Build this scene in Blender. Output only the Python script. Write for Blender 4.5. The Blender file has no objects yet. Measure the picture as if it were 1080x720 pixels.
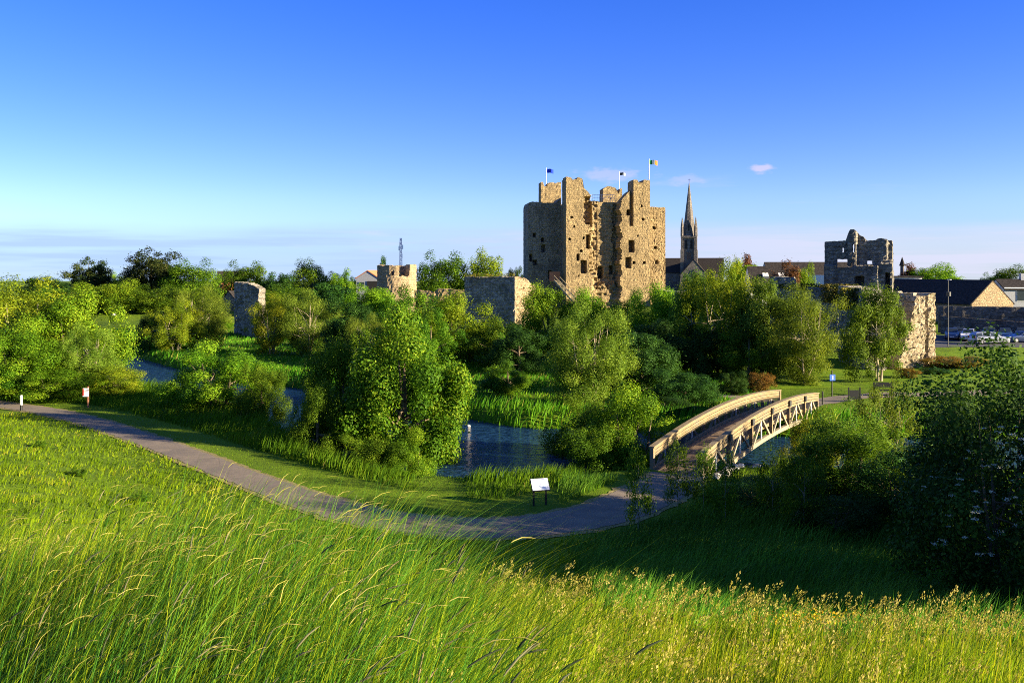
import bpy, math, random
import numpy as np
from mathutils import Vector, Matrix
R = math.radians
random.seed(7)
rng = np.random.default_rng(11)
S = bpy.context.scene
col = S.collection

# ------------------------------------------------------------------ camera, sky, sun, exposure
EYE = 10.0; F = 935.0; HOR = 285.0          # eye height; focal length and horizon in photo pixels (1080x720)
cam_d = bpy.data.cameras.new('camera'); cam = bpy.data.objects.new('camera', cam_d); col.objects.link(cam)
cam.location = (0, 0, EYE); cam.rotation_euler = (R(90), 0, 0)
cam_d.sensor_width = 36; cam_d.lens = 36 * F / 1080; cam_d.shift_y = -(360 - HOR) / 1080
cam_d.clip_start = 0.1; cam_d.clip_end = 9000
S.camera = cam

SUN_AZ = R(19)      # measured from +X (right) towards -Y (behind the camera)
SUN_EL = R(15)
sdir = Vector((math.cos(SUN_AZ) * math.cos(SUN_EL), -math.sin(SUN_AZ) * math.cos(SUN_EL), math.sin(SUN_EL)))
sl = bpy.data.lights.new('sun', 'SUN'); sl.energy = 5.0; sl.angle = R(0.53); sl.color = (1.0, 0.84, 0.56)
so = bpy.data.objects.new('sun', sl); col.objects.link(so); so.rotation_euler = sdir.to_track_quat('Z', 'Y').to_euler(); so.location = (60, -40, 60)

W = bpy.data.worlds.new('World'); S.world = W; W.use_nodes = True
wn = W.node_tree; wn.nodes.clear()
def wnode(t, **k):
    n = wn.nodes.new(t)
    for a, v in k.items(): setattr(n, a, v)
    return n
wo = wnode('ShaderNodeOutputWorld'); bg = wnode('ShaderNodeBackground'); bg.inputs[1].default_value = 0.056
sky = wnode('ShaderNodeTexSky', sky_type='NISHITA'); sky.sun_disc = False
sky.sun_elevation = SUN_EL; sky.sun_rotation = math.atan2(sdir.x, sdir.y)
sky.air_density = 0.8; sky.dust_density = 0.0; sky.ozone_density = 4.0; sky.altitude = 0
hs = wnode('ShaderNodeHueSaturation'); hs.inputs['Hue'].default_value = 0.517; hs.inputs['Saturation'].default_value = 1.12; hs.inputs['Value'].default_value = 1.0
wn.links.new(sky.outputs[0], hs.inputs['Color'])
tc = wnode('ShaderNodeTexCoord'); sep = wnode('ShaderNodeSeparateXYZ'); wn.links.new(tc.outputs['Generated'], sep.inputs[0])
def wmath(op, a, b=None, clamp=False):
    n = wnode('ShaderNodeMath', operation=op, use_clamp=clamp)
    for i, v in enumerate((a, b)):
        if v is None: continue
        if isinstance(v, (int, float)): n.inputs[i].default_value = v
        else: wn.links.new(v, n.inputs[i])
    return n.outputs[0]
def wramp(x, a, b):
    n = wnode('ShaderNodeMapRange', interpolation_type='SMOOTHSTEP'); n.inputs[1].default_value = a; n.inputs[2].default_value = b
    wn.links.new(x, n.inputs[0]); return n.outputs[0]
def wnoise(scale, stretch, detail=6, off=0):
    m = wnode('ShaderNodeMapping'); m.inputs['Scale'].default_value = (1, 1, stretch); m.inputs['Location'].default_value = (off, 0, 0)
    wn.links.new(tc.outputs['Generated'], m.inputs[0])
    n = wnode('ShaderNodeTexNoise'); n.inputs['Scale'].default_value = scale; n.inputs['Detail'].default_value = detail; n.inputs['Roughness'].default_value = 0.55
    wn.links.new(m.outputs[0], n.inputs['Vector']); return n.outputs[0]
def wmix(fac, a, b):
    n = wnode('ShaderNodeMix', data_type='RGBA')
    if isinstance(fac, float): n.inputs[0].default_value = fac
    else: wn.links.new(fac, n.inputs[0])
    for i, v in ((6, a), (7, b)):
        if isinstance(v, tuple): n.inputs[i].default_value = (*v, 1)
        else: wn.links.new(v, n.inputs[i])
    return n.outputs[2]
el = sep.outputs[2]
top = wnode('ShaderNodeMix', data_type='RGBA', blend_type='MULTIPLY'); top.inputs[0].default_value = 1.0
tint = wmix(wramp(el, 0.02, 0.36), (1.02, 0.92, 1.0), (0.46, 0.78, 1.30))
tint = wmix(wramp(el, 0.085, 0.0), tint, (0.55, 0.62, 0.84))
tint = wmix(wramp(el, 0.36, 0.70), tint, (1.9, 1.55, 1.25))       # unseen overhead sky whitened, added to lift the shadows
wn.links.new(hs.outputs[0], top.inputs[6]); wn.links.new(tint, top.inputs[7])
base_sky = top.outputs[2]
edge = wmath('ADD', el, wmath('MULTIPLY', wmath('SUBTRACT', wnoise(2.6, 3, 4), 0.5), 0.035))
bank = wmath('MULTIPLY', wramp(edge, 0.058, 0.034), wmath('ADD', 0.55, wmath('MULTIPLY', wramp(wnoise(5, 22, 6, 3), 0.38, 0.62), 0.4)))
c1 = wmix(bank, base_sky, wmix(wramp(sep.outputs[0], -0.30, 0.50), (2.15, 3.0, 4.6), (3.3, 3.4, 4.25)))
wisps = wmath('MULTIPLY', wmath('MULTIPLY', wramp(wnoise(4.5, 9, 8, 7.3), 0.60, 0.80), wramp(el, 0.12, 0.06)), 0.5)
c2 = wmix(wisps, c1, (3.9, 3.5, 4.3))
# small separate clouds above the town
def puff(cxp, cyp, rx, ry, amt, prev):
    ax = (cxp - 540) / F; ez = (HOR - cyp) / F; nrm = math.sqrt(1 + ax * ax + ez * ez)
    u = wmath('DIVIDE', wmath('SUBTRACT', sep.outputs[0], ax / nrm), rx / F); v = wmath('DIVIDE', wmath('SUBTRACT', el, ez / nrm), ry / F)
    r2 = wmath('ADD', wmath('MULTIPLY', u, u), wmath('MULTIPLY', v, v)); d = wmath('ADD', wmath('SQRT', r2), wmath('MULTIPLY', wmath('SUBTRACT', wnoise(44, 2.6, 8, cxp), 0.5), 2.6))
    return wmix(wmath('MULTIPLY', wramp(d, 1.0, 0.25), amt), prev, (3.9, 3.3, 4.1))
c2 = puff(803, 178, 19, 6, .6, c2); c2 = puff(640, 184, 46, 12, .32, c2); c2 = puff(724, 190, 30, 6, .22, c2)
wn.links.new(c2, bg.inputs[0]); wn.links.new(bg.outputs[0], wo.inputs[0])
vs = S.view_settings; vs.view_transform = 'Standard'; vs.look = 'None'; vs.gamma = 1; vs.use_curve_mapping = False; vs.exposure = 2.05
S.cycles.use_denoising = False
try: S.cycles.denoiser = 'OPENIMAGEDENOISE'
except Exception: pass
S.cycles.max_bounces = 6; S.cycles.diffuse_bounces = 3; S.cycles.glossy_bounces = 2; S.cycles.transmission_bounces = 4
S.cycles.caustics_reflective = False; S.cycles.caustics_refractive = False; S.cycles.sample_clamp_indirect = 4
S.render.use_persistent_data = False
S.cycles.pixel_filter_type = 'BLACKMAN_HARRIS'; S.cycles.filter_width = 1.0

# ------------------------------------------------------------------ helpers
def px(x, Y): return (x - 540) / F * Y
def zy(y, Y): return EYE - (y - HOR) / F * Y
def tag(o, label=None, cat=None, group=None, kind=None):
    if label: o['label'] = label
    if cat: o['category'] = cat
    if group: o['group'] = group
    if kind: o['kind'] = kind
    return o
def empty(name, loc, rz=0.0, label=None, cat=None, group=None):
    o = bpy.data.objects.new(name, None); col.objects.link(o); o.location = loc; o.rotation_euler = (0, 0, rz)
    o.empty_display_size = 0.2
    return tag(o, label, cat, group)
def link(name, me, parent=None, loc=(0, 0, 0), rz=0.0):
    o = bpy.data.objects.new(name, me); col.objects.link(o); o.parent = parent; o.location = loc; o.rotation_euler = (0, 0, rz)
    return o
def np_mesh(name, V, loops, sizes, mat, tone=None, smooth=False):
    V = np.asarray(V, dtype=np.float32).reshape(-1, 3); loops = np.asarray(loops, dtype=np.int32).ravel(); sizes = np.asarray(sizes, dtype=np.int32)
    me = bpy.data.meshes.new(name); me.vertices.add(len(V)); me.vertices.foreach_set('co', V.ravel())
    me.loops.add(len(loops)); me.loops.foreach_set('vertex_index', loops)
    me.polygons.add(len(sizes)); st = np.zeros(len(sizes), np.int32); st[1:] = np.cumsum(sizes)[:-1]
    me.polygons.foreach_set('loop_start', st); me.polygons.foreach_set('loop_total', sizes)
    if smooth: me.polygons.foreach_set('use_smooth', np.ones(len(sizes), bool))
    if tone is not None:
        a = me.attributes.new('tone', 'FLOAT', 'FACE'); a.data.foreach_set('value', np.asarray(tone, np.float32))
    me.materials.append(mat); me.update(calc_edges=True); return me
class MB:
    def __init__(s): s.v = []; s.f = []
    def add(s, vs_, fs):
        n = len(s.v); s.v += [tuple(v) for v in vs_]; s.f += [tuple(i + n for i in f) for f in fs]; return s
    def box(s, c, size, M=None, taper=1.0):
        x, y, z = [k / 2 for k in size]; vs_ = []
        for dz, t in ((-z, 1), (z, taper)):
            for dx, dy in ((-x, -y), (x, -y), (x, y), (-x, y)):
                p = Vector((dx * t, dy * t, dz))
                if M: p = M @ p
                vs_.append(p + Vector(c))
        return s.add(vs_, [(3, 2, 1, 0), (4, 5, 6, 7), (0, 1, 5, 4), (1, 2, 6, 5), (2, 3, 7, 6), (3, 0, 4, 7)])
    def bar(s, a, b, w, h=None):
        a = Vector(a); b = Vector(b); h = h or w; d = (b - a); L = d.length
        if L < 1e-5: return s
        d.normalize(); up = Vector((0, 0, 1)) if abs(d.z) < 0.95 else Vector((0, 1, 0))
        x = d.cross(up).normalized(); y = x.cross(d).normalized(); vs_ = []
        for p in (a, b):
            for sx, sy in ((-1, -1), (1, -1), (1, 1), (-1, 1)): vs_.append(p + x * sx * w / 2 + y * sy * h / 2)
        return s.add(vs_, [(3, 2, 1, 0), (4, 5, 6, 7), (0, 1, 5, 4), (1, 2, 6, 5), (2, 3, 7, 6), (3, 0, 4, 7)])
    def tube(s, pts, rad, n=8):
        pts = [Vector(p) for p in pts]; rads = rad if isinstance(rad, (list, tuple)) else [rad] * len(pts); vs_ = []; fs = []
        for i, p in enumerate(pts):
            d = (pts[min(i + 1, len(pts) - 1)] - pts[max(i - 1, 0)]).normalized()
            up = Vector((0, 0, 1)) if abs(d.z) < 0.9 else Vector((1, 0, 0))
            x = d.cross(up).normalized(); y = d.cross(x)
            for k in range(n):
                a = 2 * math.pi * k / n; vs_.append(p + (x * math.cos(a) + y * math.sin(a)) * rads[i])
        for i in range(len(pts) - 1):
            for k in range(n):
                fs.append((i * n + k, i * n + (k + 1) % n, (i + 1) * n + (k + 1) % n, (i + 1) * n + k))
        fs.append(tuple(range(n))[::-1]); fs.append(tuple((len(pts) - 1) * n + k for k in range(n)))
        return s.add(vs_, fs)
    def prism(s, poly, y0, y1):   # poly in x,z ; extruded along y
        n = len(poly); vs_ = [(x, y0, z) for x, z in poly] + [(x, y1, z) for x, z in poly]
        fs = [tuple(range(n)), tuple(range(2 * n - 1, n - 1, -1))] + [(i + n, (i + 1) % n + n, (i + 1) % n, i) for i in range(n)]
        return s.add(vs_, fs)
    def mesh(s, name, mat, bevel=0):
        me = bpy.data.meshes.new(name); me.from_pydata(s.v, [], s.f); me.materials.append(mat); me.update(); return me
    def build(s, name, mat, parent=None, loc=(0, 0, 0), rz=0.0, bevel=0):
        o = link(name, s.mesh(name, mat), parent, loc, rz)
        if bevel:
            b = o.modifiers.new('bevel', 'BEVEL'); b.width = bevel; b.segments = 2; b.limit_method = 'ANGLE'
        return o
def copy_tree(o, parent=None):
    c = o.copy(); col.objects.link(c); c.parent = parent
    for ch in list(o.children): copy_tree(ch, c)
    return c

# ------------------------------------------------------------------ materials
def mat_base(name):
    m = bpy.data.materials.new(name); m.use_nodes = True; nt = m.node_tree; nt.nodes.clear()
    return m, nt
class N:
    def __init__(s, nt): s.nt = nt
    def new(s, t, **k):
        n = s.nt.nodes.new(t)
        for a, v in k.items(): setattr(n, a, v)
        return n
    def lk(s, a, b): s.nt.links.new(a, b)
    def setin(s, n, i, v):
        if isinstance(v, (int, float)): n.inputs[i].default_value = v
        elif isinstance(v, tuple): n.inputs[i].default_value = (*v, 1) if len(v) == 3 and n.inputs[i].type == 'RGBA' else v
        else: s.lk(v, n.inputs[i])
    def coord(s, scale=(1, 1, 1), kind='Object', rot=(0, 0, 0)):
        t = s.new('ShaderNodeTexCoord'); m = s.new('ShaderNodeMapping'); m.inputs['Scale'].default_value = scale; m.inputs['Rotation'].default_value = rot
        s.lk(t.outputs[kind], m.inputs[0]); return m.outputs[0]
    def noise(s, vec, scale, detail=4, rough=0.55):
        n = s.new('ShaderNodeTexNoise'); n.inputs['Scale'].default_value = scale; n.inputs['Detail'].default_value = detail; n.inputs['Roughness'].default_value = rough
        s.lk(vec, n.inputs['Vector']); return n.outputs[0]
    def ramp(s, x, a, b, lo=0.0, hi=1.0):
        n = s.new('ShaderNodeMapRange', interpolation_type='SMOOTHSTEP')
        for i, v in enumerate((x, a, b, lo, hi)): s.setin(n, i, v)
        return n.outputs[0]
    def mix(s, f, a, b, mode='MIX'):
        n = s.new('ShaderNodeMix', data_type='RGBA', blend_type=mode); s.setin(n, 0, f); s.setin(n, 6, a); s.setin(n, 7, b); return n.outputs[2]
    def math(s, op, a, b=0.0):
        n = s.new('ShaderNodeMath', operation=op); s.setin(n, 0, a); s.setin(n, 1, b); return n.outputs[0]
    def bump(s, h, strength, dist=0.05):
        n = s.new('ShaderNodeBump'); n.inputs['Strength'].default_value = strength; n.inputs['Distance'].default_value = dist; s.lk(h, n.inputs['Height']); return n.outputs[0]
    def out(s, colr, rough=0.9, normal=None, spec=0.3, metal=0.0, **k):
        p = s.new('ShaderNodeBsdfPrincipled'); o = s.new('ShaderNodeOutputMaterial')
        s.setin(p, 'Base Color', colr); s.setin(p, 'Roughness', rough); p.inputs['Specular IOR Level'].default_value = spec; p.inputs['Metallic'].default_value = metal
        for a, v in k.items(): p.inputs[a.replace('_', ' ')].default_value = v
        if normal: s.lk(normal, p.inputs['Normal'])
        s.lk(p.outputs[0], o.inputs[0]); return p
def plain(name, c, rough=0.7, spec=0.4, metal=0.0, var=0.15, scale=6, **k):
    m, nt = mat_base(name); n = N(nt); v = n.coord(); q = n.noise(v, scale, 5)
    c1 = tuple(x * (1 - var) for x in c); c2 = tuple(min(1, x * (1 + var)) for x in c)
    n.out(n.mix(n.ramp(q, 0.35, 0.65), c1, c2), rough, n.bump(q, 0.15, 0.02), spec, metal, **k); return m
def foliage(name, dark, mid, light, trans=0.35, dry=None):
    m, nt = mat_base(name); n = N(nt)
    at = n.new('ShaderNodeAttribute', attribute_name='tone')
    cr = n.new('ShaderNodeValToRGB'); e = cr.color_ramp.elements
    e[0].position = 0.0; e[0].color = (*dark, 1); e[1].position = 1.0; e[1].color = (*light, 1)
    x = e.new(0.5); x.color = (*mid, 1)
    if dry: x = e.new(0.955); x.color = (*light, 1); e[len(e) - 1].color = (*dry, 1)
    n.lk(at.outputs['Fac'], cr.inputs[0])
    oi = n.new('ShaderNodeObjectInfo'); hsv = n.new('ShaderNodeHueSaturation')
    n.lk(n.ramp(oi.outputs['Random'], 0, 1, 0.485, 0.512), hsv.inputs['Hue']); n.lk(n.ramp(oi.outputs['Random'], 0, 1, 0.85, 1.15), hsv.inputs['Value'])
    n.lk(cr.outputs[0], hsv.inputs['Color']); c = hsv.outputs[0]
    d = n.new('ShaderNodeBsdfPrincipled'); n.lk(c, d.inputs['Base Color']); d.inputs['Roughness'].default_value = 0.6; d.inputs['Specular IOR Level'].default_value = 0.08
    t = n.new('ShaderNodeBsdfTranslucent'); n.lk(n.mix(1.0, c, (1.35, 1.3, 0.5), 'MULTIPLY'), t.inputs[0])
    mx = n.new('ShaderNodeMixShader'); mx.inputs[0].default_value = trans; n.lk(d.outputs[0], mx.inputs[1]); n.lk(t.outputs[0], mx.inputs[2])
    o = n.new('ShaderNodeOutputMaterial'); n.lk(mx.outputs[0], o.inputs[0]); return m
def stone(name, c_lo, c_hi, mortar, sc=2.2, stain=0.5, moss=0.0):
    m, nt = mat_base(name); n = N(nt); v = n.coord((1, 1, 1.9))
    vo = n.new('ShaderNodeTexVoronoi', feature='F1'); vo.inputs['Scale'].default_value = sc; vo.inputs['Randomness'].default_value = 0.85; n.lk(v, vo.inputs['Vector'])
    ve = n.new('ShaderNodeTexVoronoi', feature='DISTANCE_TO_EDGE'); ve.inputs['Scale'].default_value = sc; ve.inputs['Randomness'].default_value = 0.85; n.lk(v, ve.inputs['Vector'])
    sp = n.new('ShaderNodeSeparateColor'); n.lk(vo.outputs['Color'], sp.inputs[0])
    base = n.mix(sp.outputs[0], c_lo, c_hi)
    base = n.mix(n.ramp(ve.outputs[0], 0.0, 0.07), mortar, base)
    v2 = n.coord((1, 1, 0.55)); big = n.noise(v2, 0.45, 6, 0.65)
    base = n.mix(n.math('MULTIPLY', n.ramp(big, 0.44, 0.66), stain), base, tuple(x * 0.42 for x in c_lo))
    fine = n.noise(v, 5.0, 5, 0.7); base = n.mix(n.ramp(fine, 0.3, 0.75), n.mix(1.0, base, (0.72, 0.70, 0.68), 'MULTIPLY'), n.mix(1.0, base, (1.18, 1.15, 1.1), 'MULTIPLY'))
    tcx = n.new('ShaderNodeTexCoord'); sx = n.new('ShaderNodeSeparateXYZ'); n.lk(tcx.outputs['Object'], sx.inputs[0]); cb = n.new('ShaderNodeCombineXYZ')
    n.lk(n.math('ADD', n.math('ADD', sx.outputs[0], sx.outputs[1]), n.math('MULTIPLY', fine, 0.10)), cb.inputs[0]); n.lk(n.math('ADD', sx.outputs[2], n.math('MULTIPLY', big, 0.25)), cb.inputs[1])
    bt = n.new('ShaderNodeTexBrick'); bt.inputs['Scale'].default_value = 1.0; bt.inputs['Brick Width'].default_value = 1.3; bt.inputs['Row Height'].default_value = 0.46; bt.inputs['Mortar Size'].default_value = 0.035
    bt.inputs['Color1'].default_value = (.80, .80, .82, 1); bt.inputs['Color2'].default_value = (1.12, 1.1, 1.05, 1); bt.inputs['Mortar'].default_value = (.62, .60, .58, 1); n.lk(cb.outputs[0], bt.inputs['Vector'])
    base = n.mix(0.75, base, n.mix(1.0, base, bt.outputs[0], 'MULTIPLY'))
    if moss: base = n.mix(n.math('MULTIPLY', n.ramp(n.noise(v2, 0.9, 5), 0.55, 0.68), moss), base, (0.05, 0.08, 0.015))
    hgt = n.math('ADD', n.ramp(ve.outputs[0], 0.0, 0.12), n.math('MULTIPLY', fine, 0.8))
    n.out(base, 0.93, n.bump(hgt, 0.8, 0.09), 0.15); return m
MT = {}
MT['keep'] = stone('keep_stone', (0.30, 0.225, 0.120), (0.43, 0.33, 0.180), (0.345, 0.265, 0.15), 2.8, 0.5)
MT['keep_shaded'] = stone('keep_shaded_stone', (0.2300, 0.2012, 0.1495), (0.3795, 0.3335, 0.2530), (0.2875, 0.2530, 0.1898), 2.8, 0.5)  # greyer copy of the keep stone: shade on its left put into the colour
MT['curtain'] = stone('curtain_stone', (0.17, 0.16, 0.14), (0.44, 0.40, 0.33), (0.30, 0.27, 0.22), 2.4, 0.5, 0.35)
MT['ruin'] = stone('ruin_stone', (0.1320, 0.1260, 0.1140), (0.3240, 0.3000, 0.2520), (0.2280, 0.2100, 0.1800), 2.2, 0.6, 0.2)
MT['cream_stone'] = stone('cream_stone', (0.33, 0.25, 0.155), (0.42, 0.33, 0.21), (0.34, 0.27, 0.18), 2.0, 0.3)
MT['park_wall'] = stone('park_wall_stone', (0.09, 0.085, 0.08), (0.24, 0.22, 0.19), (0.19, 0.17, 0.15), 2.0, 0.45)
MT['church'] = stone('church_stone', (0.13, 0.12, 0.12), (0.24, 0.22, 0.20), (0.20, 0.18, 0.17), 1.5, 0.3)
MT['slate'] = plain('slate', (0.030, 0.026, 0.025), 0.9, 0.1, 0, 0.35, 3)
MT['dark'] = plain('dark_void', (0.015, 0.015, 0.015), 0.9)
MT['render_white'] = plain('white_render', (0.72, 0.70, 0.66), 0.85, 0.3, 0, 0.06)
MT['render_grey'] = plain('grey_render', (0.30, 0.31, 0.33), 0.85)
MT['glass'] = plain('window_glass', (0.03, 0.04, 0.05), 0.12, 0.6)
MT['wood'] = plain('timber', (0.215, 0.150, 0.078), 0.85, 0.15, 0, 0.45, 9)
MT['wood_pale'] = plain('pale_timber', (0.27, 0.22, 0.145), 0.8, 0.2, 0, 0.2, 9)
def timber(name, c, grey):
    m, nt = mat_base(name); n = N(nt); v = n.coord((0.7, 9, 9)); q = n.noise(v, 2.5, 6, .7); v2 = n.coord(); w = n.noise(v2, 1.1, 6, .7)
    base = n.mix(n.ramp(q, .3, .7), tuple(x * .62 for x in c), tuple(x * 1.25 for x in c)); base = n.mix(n.math('MULTIPLY', n.ramp(w, .42, .68), .75), base, grey)
    n.out(base, .9, n.bump(q, .4, .02), .1); return m
MT['wood'] = timber('timber', (.235, .175, .095), (.17, .15, .115)); MT['wood_pale'] = timber('pale_timber', (.30, .25, .165), (.21, .19, .15))
MT['metal_dark'] = plain('dark_metal', (0.035, 0.035, 0.035), 0.5, 0.4)
MT['steel'] = plain('galvanised_steel', (0.40, 0.40, 0.42), 0.5, 0.5, 0.4)
MT['black'] = plain('black_paint', (0.012, 0.012, 0.014), 0.45)
MT['tyre'] = plain('tyre_rubber', (0.02, 0.02, 0.02), 0.9)
MT['bark'] = plain('bark', (0.13, 0.10, 0.065), 0.95, 0.1, 0, 0.4, 14)
MT['bark_pale'] = plain('pale_bark', (0.30, 0.25, 0.17), 0.95, 0.1, 0, 0.35, 14)
MT['orange_roof'] = plain('terracotta', (0.42, 0.16, 0.07), 0.85)
MT['white_cloth'] = plain('white_cloth', (0.7, 0.7, 0.7), 0.9)
MT['boulder'] = plain('rock', (0.42, 0.40, 0.36), 0.9, 0.2, 0, 0.35, 4)

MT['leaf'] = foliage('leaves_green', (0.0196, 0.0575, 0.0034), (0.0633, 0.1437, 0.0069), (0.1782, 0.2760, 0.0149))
MT['leaf_bright'] = foliage('leaves_bright', (0.0276, 0.0782, 0.0034), (0.1035, 0.2070, 0.0080), (0.2645, 0.3565, 0.0184))
MT['leaf_maple'] = foliage('leaves_maple', (0.018, 0.058, 0.003), (0.068, 0.155, 0.007), (0.215, 0.290, 0.016))
MT['leaf_yellow'] = foliage('leaves_yellow_green', (0.050, 0.090, 0.004), (0.145, 0.205, 0.009), (0.34, 0.35, 0.018))
MT['leaf_willow'] = foliage('leaves_willow', (0.0391, 0.0805, 0.0080), (0.1127, 0.1840, 0.0161), (0.2472, 0.3162, 0.0368))
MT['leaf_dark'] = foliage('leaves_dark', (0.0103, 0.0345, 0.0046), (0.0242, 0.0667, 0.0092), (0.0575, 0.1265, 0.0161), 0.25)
MT['leaf_cypress'] = foliage('needles_dark', (0.010, 0.022, 0.005), (0.022, 0.036, 0.007), (0.06, 0.065, 0.010), 0.12)
MT['leaf_copper'] = foliage('leaves_copper', (0.035, 0.016, 0.010), (0.075, 0.028, 0.014), (0.15, 0.055, 0.018), 0.25)
MT['leaf_orange'] = foliage('leaves_orange', (0.05, 0.06, 0.01), (0.16, 0.11, 0.02), (0.36, 0.17, 0.03), 0.25)
MT['ivy'] = foliage('ivy_leaves', (0.02, 0.03, 0.008), (0.07, 0.08, 0.012), (0.20, 0.15, 0.02), 0.2)
MT['grass_fore'] = foliage('grass_long', (0.020, 0.062, 0.010), (0.135, 0.225, 0.007), (0.38, 0.40, 0.020), 0.45, (0.42, 0.34, 0.11))
MT['grass_mid'] = foliage('grass_meadow', (0.060, 0.130, 0.003), (0.130, 0.225, 0.005), (0.25, 0.32, 0.010), 0.45, (0.32, 0.27, 0.04))
MT['grass_bank'] = foliage('grass_bank', (0.0253, 0.0897, 0.0046), (0.0747, 0.1898, 0.0080), (0.1725, 0.2875, 0.0138), 0.4, (0.26, 0.23, 0.05))
MT['grass_shade'] = foliage('grass_lush', (0.0263, 0.1033, 0.0112), (0.0713, 0.1875, 0.0187), (0.1595, 0.3000, 0.0263), 0.35)
MT['seed_green'] = foliage('seed_heads_green', (0.05, 0.075, 0.035), (0.13, 0.15, 0.07), (0.30, 0.28, 0.14), 0.25)
MT['seed_gold'] = foliage('seed_heads_gold', (0.14, 0.15, 0.02), (0.32, 0.29, 0.06), (0.52, 0.42, 0.14), 0.35)
MT['seed_dark'] = foliage('seed_heads_dark', (0.025, 0.040, 0.022), (0.085, 0.085, 0.050), (0.20, 0.15, 0.08), 0.15)
MT['petal'] = foliage('petals_white', (0.45, 0.48, 0.38), (0.62, 0.64, 0.52), (0.75, 0.76, 0.66), 0.3)
MT['petal_yellow'] = foliage('petals_yellow', (0.5, 0.32, 0.01), (0.65, 0.42, 0.01), (0.75, 0.5, 0.02), 0.3)

def ground_mat():
    m, nt = mat_base('ground_grass'); n = N(nt); v = n.coord()
    a = n.noise(v, 0.12, 5); b = n.noise(v, 1.7, 6, 0.7); c = n.noise(v, 14.0, 4, 0.7)
    g = n.mix(n.ramp(a, 0.38, 0.62), (0.060, 0.125, 0.004), (0.105, 0.180, 0.005))
    g = n.mix(n.math('MULTIPLY', n.ramp(b, 0.42, 0.7), 0.55), g, (0.045, 0.085, 0.006))
    g = n.mix(n.math('MULTIPLY', n.ramp(c, 0.4, 0.7), 0.5), g, (0.16, 0.18, 0.015))
    n.out(g, 0.95, n.bump(n.math('ADD', b, n.math('MULTIPLY', c, 0.5)), 0.9, 0.12), 0.1); return m
MT['ground'] = ground_mat()
def lawn_mat():
    m, nt = mat_base('mown_lawn'); n = N(nt); v = n.coord()
    b = n.noise(v, 0.5, 6, 0.7); c = n.noise(v, 9.0, 4, 0.7)
    g = n.mix(n.ramp(b, 0.38, 0.62), (0.085, 0.165, 0.003), (0.14, 0.215, 0.005))
    g = n.mix(n.math('MULTIPLY', n.ramp(c, 0.4, 0.7), 0.4), g, (0.06, 0.10, 0.005))
    n.out(g, 0.95, n.bump(c, 0.7, 0.05), 0.1); return m
MT['lawn'] = lawn_mat()
def path_mat():
    m, nt = mat_base('path_tarmac'); n = N(nt); v = n.coord()
    b = n.noise(v, 0.9, 6, 0.7); c = n.noise(v, 35.0, 3, 0.8)
    g = n.mix(n.ramp(b, 0.35, 0.7), (0.135, 0.112, 0.090), (0.200, 0.160, 0.118))
    wv = n.noise(n.coord(), 0.28, 5, 0.6); g = n.mix(n.math('MULTIPLY', n.ramp(wv, 0.5, 0.62), 0.45), g, (0.095, 0.085, 0.075))
    vo = n.new('ShaderNodeTexVoronoi', feature='DISTANCE_TO_EDGE'); vo.inputs['Scale'].default_value = 0.35; n.lk(n.coord(), vo.inputs['Vector']); g = n.mix(n.math('MULTIPLY', n.ramp(vo.outputs[0], 0.012, 0.0), 0.5), g, (0.06, 0.055, 0.05))
    g = n.mix(n.math('MULTIPLY', n.ramp(c, 0.45, 0.65), 0.5), g, (0.26, 0.21, 0.15))
    n.out(g, 0.92, n.bump(c, 0.5, 0.01), 0.2); return m
MT['path'] = path_mat()
MT['gravel'] = plain('gravel_verge', (0.20, 0.17, 0.07), 0.95, 0.1, 0, 0.4, 12)
MT['asphalt'] = plain('asphalt', (0.05, 0.05, 0.052), 0.9, 0.3, 0, 0.3, 5)
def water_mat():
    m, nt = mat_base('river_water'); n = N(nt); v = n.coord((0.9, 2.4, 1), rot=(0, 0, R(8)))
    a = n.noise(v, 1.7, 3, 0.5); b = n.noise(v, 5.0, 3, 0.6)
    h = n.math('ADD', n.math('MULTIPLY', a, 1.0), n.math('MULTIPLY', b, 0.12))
    n.out((0.009, 0.032, 0.080), 0.1, n.bump(h, 1.0, 0.55), 0.5, 0, IOR=1.333); return m  # bluish base colour: reflected sky partly put into the colour
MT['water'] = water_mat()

# ------------------------------------------------------------------ terrain
PATH = np.array([(-120, 128), (-75, 95), (-52, 75.5), (-38.3, 66.3), (-31.8, 62), (-25.2, 56), (-17.3, 47.7), (-12.1, 41.9), (-7.9, 37.6), (-4.1, 35.0), (-.4, 34.4), (3.0, 35.8), (5.6, 38.6), (8.1, 43.2)], float)
FOOT = np.array([(-400, 330), (-120, 128), (-75, 95), (-52, 75.5), (-38.3, 66.3), (-25.2, 56), (-17.3, 47.7), (-12.1, 41.9), (-7.9, 37.6), (-4.1, 35.0), (0, 34), (4, 33.5), (12, 34), (30, 34), (60, 33), (150, 30), (600, 10)], float)
RIV = np.array([(-260, 330), (-150, 230), (-95, 165), (-66, 128), (-49, 104), (-36, 88), (-20, 74), (-9.5, 61), (-2.6, 53), (8, 53), (18, 51.5), (32, 51), (70, 48), (300, 30)], float)
RIVW = np.array([7, 7, 6, 5.2, 5.0, 4.8, 4.8, 6.2, 8.6, 6.0, 5.2, 5, 5, 6], float)
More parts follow.
